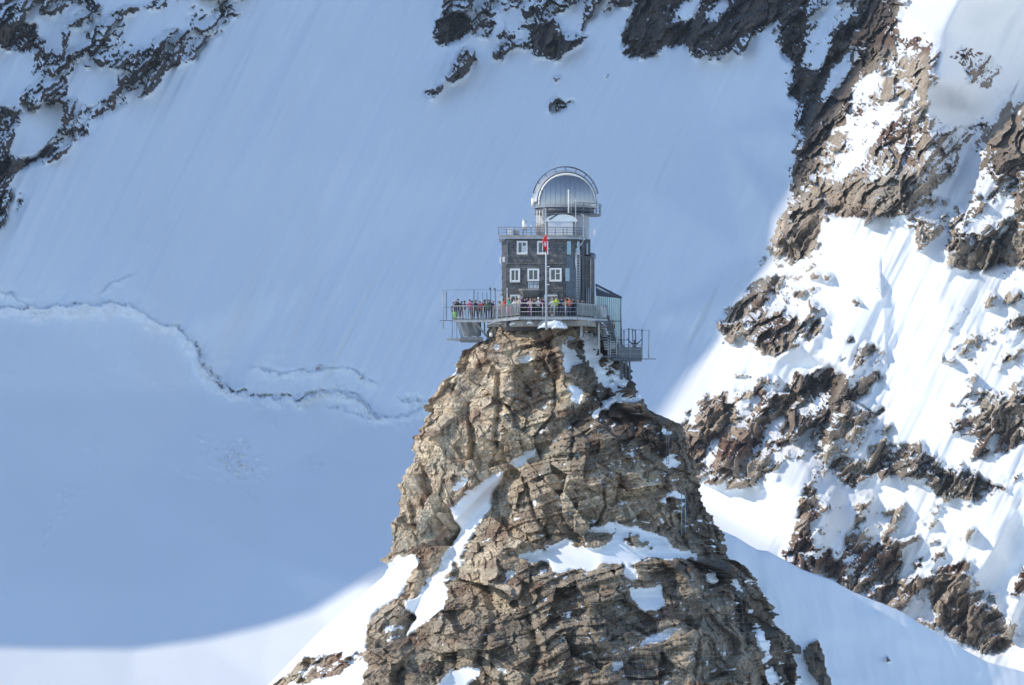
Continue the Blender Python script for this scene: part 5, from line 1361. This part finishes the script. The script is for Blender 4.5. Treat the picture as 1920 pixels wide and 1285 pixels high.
# ================================================================== PEOPLE
M_skin = mat('skin', (0.50, 0.33, 0.25), 0.6); M_hair = mat('dark_hair', (0.02, 0.016, 0.014), 0.7); M_hairb = mat('brown_hair', (0.10, 0.055, 0.03), 0.7)
M_shoe = mat('dark_shoes', (0.03, 0.03, 0.032), 0.7); M_eye = mat('eye', (0.02, 0.02, 0.02), 0.3)
CL = {}
def cloth(n, c):
    if n not in CL: CL[n] = mat('cloth_'+n, c, .85, noise=.12, nscale=8)
    return CL[n]
def body(pose):
    """one skinned surface; joints in metres, facing -Y"""
    J = {'pel': (0,0,.95,.15,.11), 'spine': (0,.01,1.15,.14,.105), 'chest': (0,0,1.34,.175,.12), 'neck0': (0,0,1.47,.075,.07), 'neck': (0,-.01,1.53,.055,.055),
         'head0': (0,-.02,1.60,.085,.095), 'head': (0,-.02,1.68,.088,.1), 'top': (0,-.01,1.755,.05,.055)}
    E = [('pel','spine'),('spine','chest'),('chest','neck0'),('neck0','neck'),('neck','head0'),('head0','head'),('head','top')]
    A = {'stand': ((.23,.0,1.36),(.27,.03,1.10),(.27,-.06,.86)), 'lean': ((.22,-.02,1.35),(.29,-.08,1.12),(.20,-.30,1.16)),
         'photo': ((.22,-.03,1.37),(.26,-.20,1.22),(.09,-.30,1.52)), 'raise': ((.22,0,1.42),(.46,0,1.62),(.66,0,1.86)), 'point': ((.23,0,1.38),(.25,-.03,1.12),(.18,-.22,1.10))}
    L = {'w': .0}
    for s, sd_ in ((1, 'r'), (-1, 'l')):
        ps = pose
        if pose == 'point' and s == 1: ps = 'photo'
        sh, el, wr = A[ps]
        if ps == 'photo' and pose == 'point': wr = (.14, -.46, 1.50); el = (.24, -.24, 1.38)
        J['sh'+sd_] = (s*sh[0], sh[1], sh[2], .072, .07); J['el'+sd_] = (s*el[0], el[1], el[2], .052, .052); J['wr'+sd_] = (s*wr[0], wr[1], wr[2], .036, .036)
        d = Vector(wr)-Vector(el); d.normalize(); hd = Vector(wr)+d*.09
        J['ha'+sd_] = (s*hd.x, hd.y, hd.z, .038, .022)
        J['hi'+sd_] = (s*.10, 0, .90, .10, .10); J['kn'+sd_] = (s*.115, -.02, .50, .066, .07); J['an'+sd_] = (s*.125, .01, .10, .046, .046); J['to'+sd_] = (s*.14, -.15, .045, .042, .038)
        E += [('chest','sh'+sd_),('sh'+sd_,'el'+sd_),('el'+sd_,'wr'+sd_),('wr'+sd_,'ha'+sd_),('pel','hi'+sd_),('hi'+sd_,'kn'+sd_),('kn'+sd_,'an'+sd_),('an'+sd_,'to'+sd_)]
    names = list(J); me = bpy.data.meshes.new('person_'+pose)
    me.from_pydata([J[n][:3] for n in names], [(names.index(a), names.index(c)) for a, c in E], [])
    o = bpy.data.objects.new('tmp', me); COL.objects.link(o)
    md = o.modifiers.new('s', 'SKIN'); md.use_smooth_shade = True
    sl = me.skin_vertices[0].data
    for i, n in enumerate(names):
        sl[i].radius = J[n][3:5]; sl[i].use_root = (n == 'pel')
    ms = o.modifiers.new('u', 'SUBSURF'); ms.levels = 1
    dg = bpy.context.evaluated_depsgraph_get(); dg.update()
    nm = bpy.data.meshes.new_from_object(o.evaluated_get(dg))
    bpy.data.objects.remove(o)
    nm.materials.clear()
    for m_ in (M_skin, M_skin, M_skin, M_shoe, M_eye): nm.materials.append(m_)
    bm = bmesh.new(); bm.from_mesh(nm)
    # fingers: four and a thumb on every hand, nose and eyes
    def cone(a, c, r0, r1, mi):
        b = MB(); b.tube([a, (Vector(a)+Vector(c))/2+Vector((0, -.004, -.002)), c], r0, 6, r2=r1)
        vs = [bm.verts.new(v) for v in b.v]
        for f in b.f:
            try: ff = bm.faces.new([vs[i] for i in f]); ff.material_index = mi; ff.smooth = True
            except ValueError: pass
    for f in bm.faces:
        c = f.calc_center_median(); mi = 1
        if c.z > 1.545 and abs(c.x) < .12: mi = 0
        elif c.z < .11: mi = 3
        elif c.z < .93 and abs(c.x) < .24 and (abs(c.x) < .20 or pose != 'stand'): mi = 2
        for sd_ in 'rl':
            w_ = Vector(J['wr'+sd_][:3]); h_ = Vector(J['ha'+sd_][:3])
            if (c-h_).length < .075 and (c-w_).dot(h_-w_) > 0: mi = 0
        f.material_index = mi
    for sd_, s in (('r', 1), ('l', -1)):
        w_ = Vector(J['wr'+sd_][:3]); h_ = Vector(J['ha'+sd_][:3]); d = (h_-w_).normalized()
        sdv = d.cross(Vector((0, 1, 0))) if abs(d.y) < .8 else d.cross(Vector((0, 0, 1))); sdv.normalize()
        for k, ln in enumerate((.065, .078, .072, .055)):
            a = h_-d*.02+sdv*(.027-.018*k); cone(a, a+d*(ln+.02)+Vector((0, -.012, -.012)), .0095, .007, 0)
        a = w_+d*.03+sdv*.025; cone(a, a+d*.045+sdv*.035, .011, .008, 0)
    cone((0, -.10, 1.655), (0, -.135, 1.632), .014, .016, 0)
    for s in (-1, 1):
        cone((s*.032, -.095, 1.672), (s*.032, -.112, 1.672), .011, .006, 4)
        cone((s*.088, 0, 1.66), (s*.102, .01, 1.665), .018, .014, 0)
    cone((-.022, -.108, 1.605), (.022, -.108, 1.605), .007, .006, 4)
    bm.to_mesh(nm); bm.free()
    nm.name = 'person_body'
    mi_ = [p.material_index for p in nm.polygons]
    nm.materials.clear()
    for m_ in (M_skin, M_skin, M_skin, M_shoe, M_eye): nm.materials.append(m_)
    nm.polygons.foreach_set('material_index', mi_)
    return nm
bodies = {p: body(p) for p in ('stand', 'lean', 'photo', 'raise', 'point')}
hb = bmesh.new(); bmesh.ops.create_uvsphere(hb, u_segments=14, v_segments=9, radius=1.0)
for v in list(hb.verts):
    if v.co.z < -.25 and v.co.y < .25 or v.co.z < -.8: hb.verts.remove(v)
for v in hb.verts: v.co = Vector((v.co.x*.103, v.co.y*.115-.01+(.012 if v.co.y > 0 else 0), v.co.z*.112+1.685))
hair_me = bpy.data.meshes.new('hair'); hb.to_mesh(hair_me); hb.free(); hair_me.materials.append(M_hair)
for p_ in hair_me.polygons: p_.use_smooth = True
pb_ = MB(); pb_.box(-.15, .15, .12, .26, 1.02, 1.42); 
packs = []
def person(px, Y, zf, pose, rz, top, legs, label, hair='dark', scale=1.0, group=None, pack=None, parent_px=None):
    p = P(px, 0, Y)
    r = empty('person', (p.x, Y, zf), math.radians(rz)); r.scale = (scale,)*3
    tag(r, label, 'person', group)
    o = bpy.data.objects.new('body', bodies[pose]); COL.objects.link(o); o.parent = r
    for i, m_ in ((1, top), (2, legs)):
        o.material_slots[i].link = 'OBJECT'; o.material_slots[i].material = m_
    h = bpy.data.objects.new('hair' if hair in ('dark', 'brown') else 'hat', hair_me); COL.objects.link(h); h.parent = r
    h.material_slots[0].link = 'OBJECT'
    h.material_slots[0].material = {'dark': M_hair, 'brown': M_hairb}.get(hair) or cloth(hair, HATS[hair])
    if pack:
        m_ = bpy.data.meshes.new('backpack'); m_.from_pydata(pb_.v, [], pb_.f); m_.materials.append(pack)
        k = bpy.data.objects.new('backpack', m_); COL.objects.link(k); k.parent = r
        bv = k.modifiers.new('b', 'BEVEL'); bv.width = .05; bv.segments = 2
    return r
HATS = {'black_hat': (.015,.015,.018), 'white_hat': (.75,.75,.73), 'red_hat': (.5,.03,.03), 'grey_hat': (.2,.2,.21), 'tan_hat': (.45,.35,.22)}
black = cloth('black', (.015,.015,.02)); navy = cloth('navy', (.02,.03,.07)); pink = cloth('pink', (.62,.10,.20)); red = cloth('red', (.38,.025,.035)); crim = cloth('crimson', (.32,.01,.05))
white = cloth('white', (.50,.50,.49)); teal = cloth('green', (.02,.26,.16)); lime = cloth('yellow_green', (.50,.62,.06)); orange = cloth('orange', (.48,.15,.07)); grey = cloth('grey', (.16,.17,.18)); cream = cloth('cream', (.42,.36,.27))
jean = cloth('denim', (.04,.06,.11)); purple = cloth('plum', (.10,.03,.12)); olive = cloth('olive', (.10,.11,.05)); pale = cloth('pale_blue', (.35,.45,.52)); khaki = cloth('khaki', (.30,.25,.16)); greenj = cloth('mid_green', (.08,.22,.10)); brownc = cloth('brown', (.12,.06,.035))
gL = 'visitors on the left wing of the deck'; gC = 'visitors on the front of the deck'
LW = [(850.5,602.2,'stand',20,grey,navy,'person in grey standing behind the lime green bin','dark',.93),
 (858.5,600.9,'lean',0,black,navy,'tall person in black jacket just right of the green bin at the left railing','dark',1.06),
 (855,602.6,'stand',40,purple,black,'person in plum jacket half hidden behind the tall one in black at the far left','dark',.98),
 (865.5,601.2,'stand',-30,black,purple,'person in black top with plum trousers second group from the left end','dark',.95),
 (871,600.9,'point',160,navy,pale,'person in navy coat and pale trousers turned away beside the pink jacket','dark',.96),
 (880.5,600.8,'lean',10,pink,grey,'person in bright pink jacket leaning on the left wing railing','dark',1.03),
 (884.5,602.0,'stand',60,crim,black,'person in crimson coat just behind the bright pink jacket','brown',1.0),
 (892,600.9,'photo',-10,black,black,'person dressed in black with camera raised beside the tall net pole','dark',1.0),
 (899.5,601.4,'stand',20,crim,black,'person in crimson jacket left of the one in red with white hat','brown',.96),
 (904.5,600.8,'lean',0,red,black,'person in red jacket and white hat on the left wing','white_hat',1.0),
 (909,601.6,'stand',-40,navy,navy,'person in navy jacket and black hat behind the red jacket','black_hat',1.04),
 (914.5,600.8,'lean',15,greenj,navy,'person in mid green jacket at the left wing railing','dark',1.02),
 (919,601.5,'photo',0,black,navy,'person in black coat right of the mid green jacket','brown',1.04),
 (924.5,601.0,'stand',30,purple,black,'person in plum coat at the right end of the left wing','grey_hat',.97)]
for a in LW: person(a[0], a[1], DZ+.005, a[2], a[3], a[4], a[5], a[6], a[7], a[8], gL)
CW = [(937,600.2,'lean',-50,cream,brownc,'person in cream jacket bending by the glass screen left of the stone wall','brown',.93),
 (944,599.0,'stand',-40,orange,khaki,'person in orange coat before the left corner of the stone wall','dark',1.0),
 (947.5,598.2,'lean',-50,red,grey,'person in red jacket just left of the tall railing post','red_hat',1.0),
 (954.5,597.0,'lean',-50,teal,pink,'person in emerald green jacket and pink trousers right of the tall railing post','tan_hat',1.02),
 (960,597.3,'photo',-20,black,black,'person in black under the left ground floor window','dark',1.0),
 (964,596.2,'lean',-40,white,grey,'person in white top at the slanted railing below the left windows','dark',.98),
 (969,596.9,'stand',30,orange,black,'person in orange top beside the white topped one under the left window','brown',.99),
 (973,595.2,'lean',-40,cream,khaki,'person in cream coat leaning where the front railing begins','white_hat',1.04),
 (979,595.8,'stand',0,purple,black,'person in plum coat left of the balcony, second from the cream coat','grey_hat',1.08),
 (984,596.4,'photo',20,black,navy,'person in black jacket under the left end of the balcony','dark',1.0),
 (988.5,595.4,'stand',-20,navy,black,'person in navy coat below the balcony left of the pale pink top','dark',1.02),
 (994.5,595.0,'lean',0,cloth('pale_pink', (.42,.27,.26)),purple,'person in pale pink top leaning on the front railing below the balcony','dark',1.0),
 (999.5,596.0,'stand',30,brownc,black,'person in brown jacket below the middle of the balcony','brown',1.0),
 (1004.5,595.5,'photo',-15,olive,black,'person in olive jacket below the right end of the balcony','dark',1.0),
 (1009.5,595.2,'lean',10,white,black,'person in white jacket just left of the flagpole','white_hat',1.0),
 (1014,596.2,'stand',0,purple,jean,'person in plum jacket and jeans between the white jacket and the flagpole','dark',1.0),
 (1018.5,595.4,'lean',20,crim,grey,'person in crimson jacket closest to the flagpole on its left','brown',1.0),
 (1032,595.6,'stand',15,grey,khaki,'person in grey jacket first to the right of the flagpole','dark',.98),
 (1035.5,595.0,'lean',0,white,grey,'person in white coat between the flagpole and the yellow-green jacket','tan_hat',.97),
 (1042.5,595.0,'lean',10,lime,grey,'person in yellow-green jacket at the front railing','dark',1.05),
 (1048.5,596.1,'stand',-20,black,black,'person in black right of the yellow-green jacket','dark',1.0),
 (1054,595.6,'photo',0,navy,jean,'person in navy jacket below the right ground floor window','dark',1.0),
 (1060.5,595.4,'lean',10,cream,grey,'person in cream top near the rounded corner of the wall','dark',.96),
 (1063,596.6,'photo',0,black,black,'tall person in black before the rounded corner','black_hat',1.1),
 (1067.5,595.2,'lean',-10,orange,jean,'person in orange jacket and jeans before the rounded corner','brown',1.02),
 (1075,596.0,'stand',20,black,black,'person in black right of the orange jacket','dark',1.0),
 (1084,597.0,'lean',30,grey,grey,'person in grey bent over the right railing near the ladder','grey_hat',.93),
 (1091,597.4,'photo',30,grey,black,'person in grey taking pictures beside the dark corner post','dark',.95)]
for a in CW: person(a[0], a[1], DZ+.005, a[2], a[3], a[4], a[5], a[6], a[7], a[8], gC)
person(1190, 601.2, lpz+.005, 'raise', 0, black, black, 'person in black with both arms raised on the lower right platform', 'dark', 1.0)
person(1166, 600.8, lpz+.005, 'lean', 0, purple, black, 'person in plum jacket at the left end of the lower platform by the stairs', 'brown', .92)
person(1149, 600.2, ZZ(635,600.2), 'stand', 50, brownc, grey, 'person in brown jacket walking down the external stairs', 'brown', .95)
# ---- thin mountain air
hz = MB(); hz.box(-6500, 6500, -3500, 8500, -60, 1900)
hm = bpy.data.materials.new('haze_air'); hm.use_nodes = True
hn = hm.node_tree.nodes; hn.clear()
ho = hn.new('ShaderNodeOutputMaterial'); hv = hn.new('ShaderNodeVolumePrincipled')
hv.inputs['Density'].default_value = 0.000028; hv.inputs['Color'].default_value = (.72, .86, 1, 1)
hm.node_tree.links.new(hv.outputs[0], ho.inputs['Volume'])
tag(hz.build('haze', hm), kind='stuff')
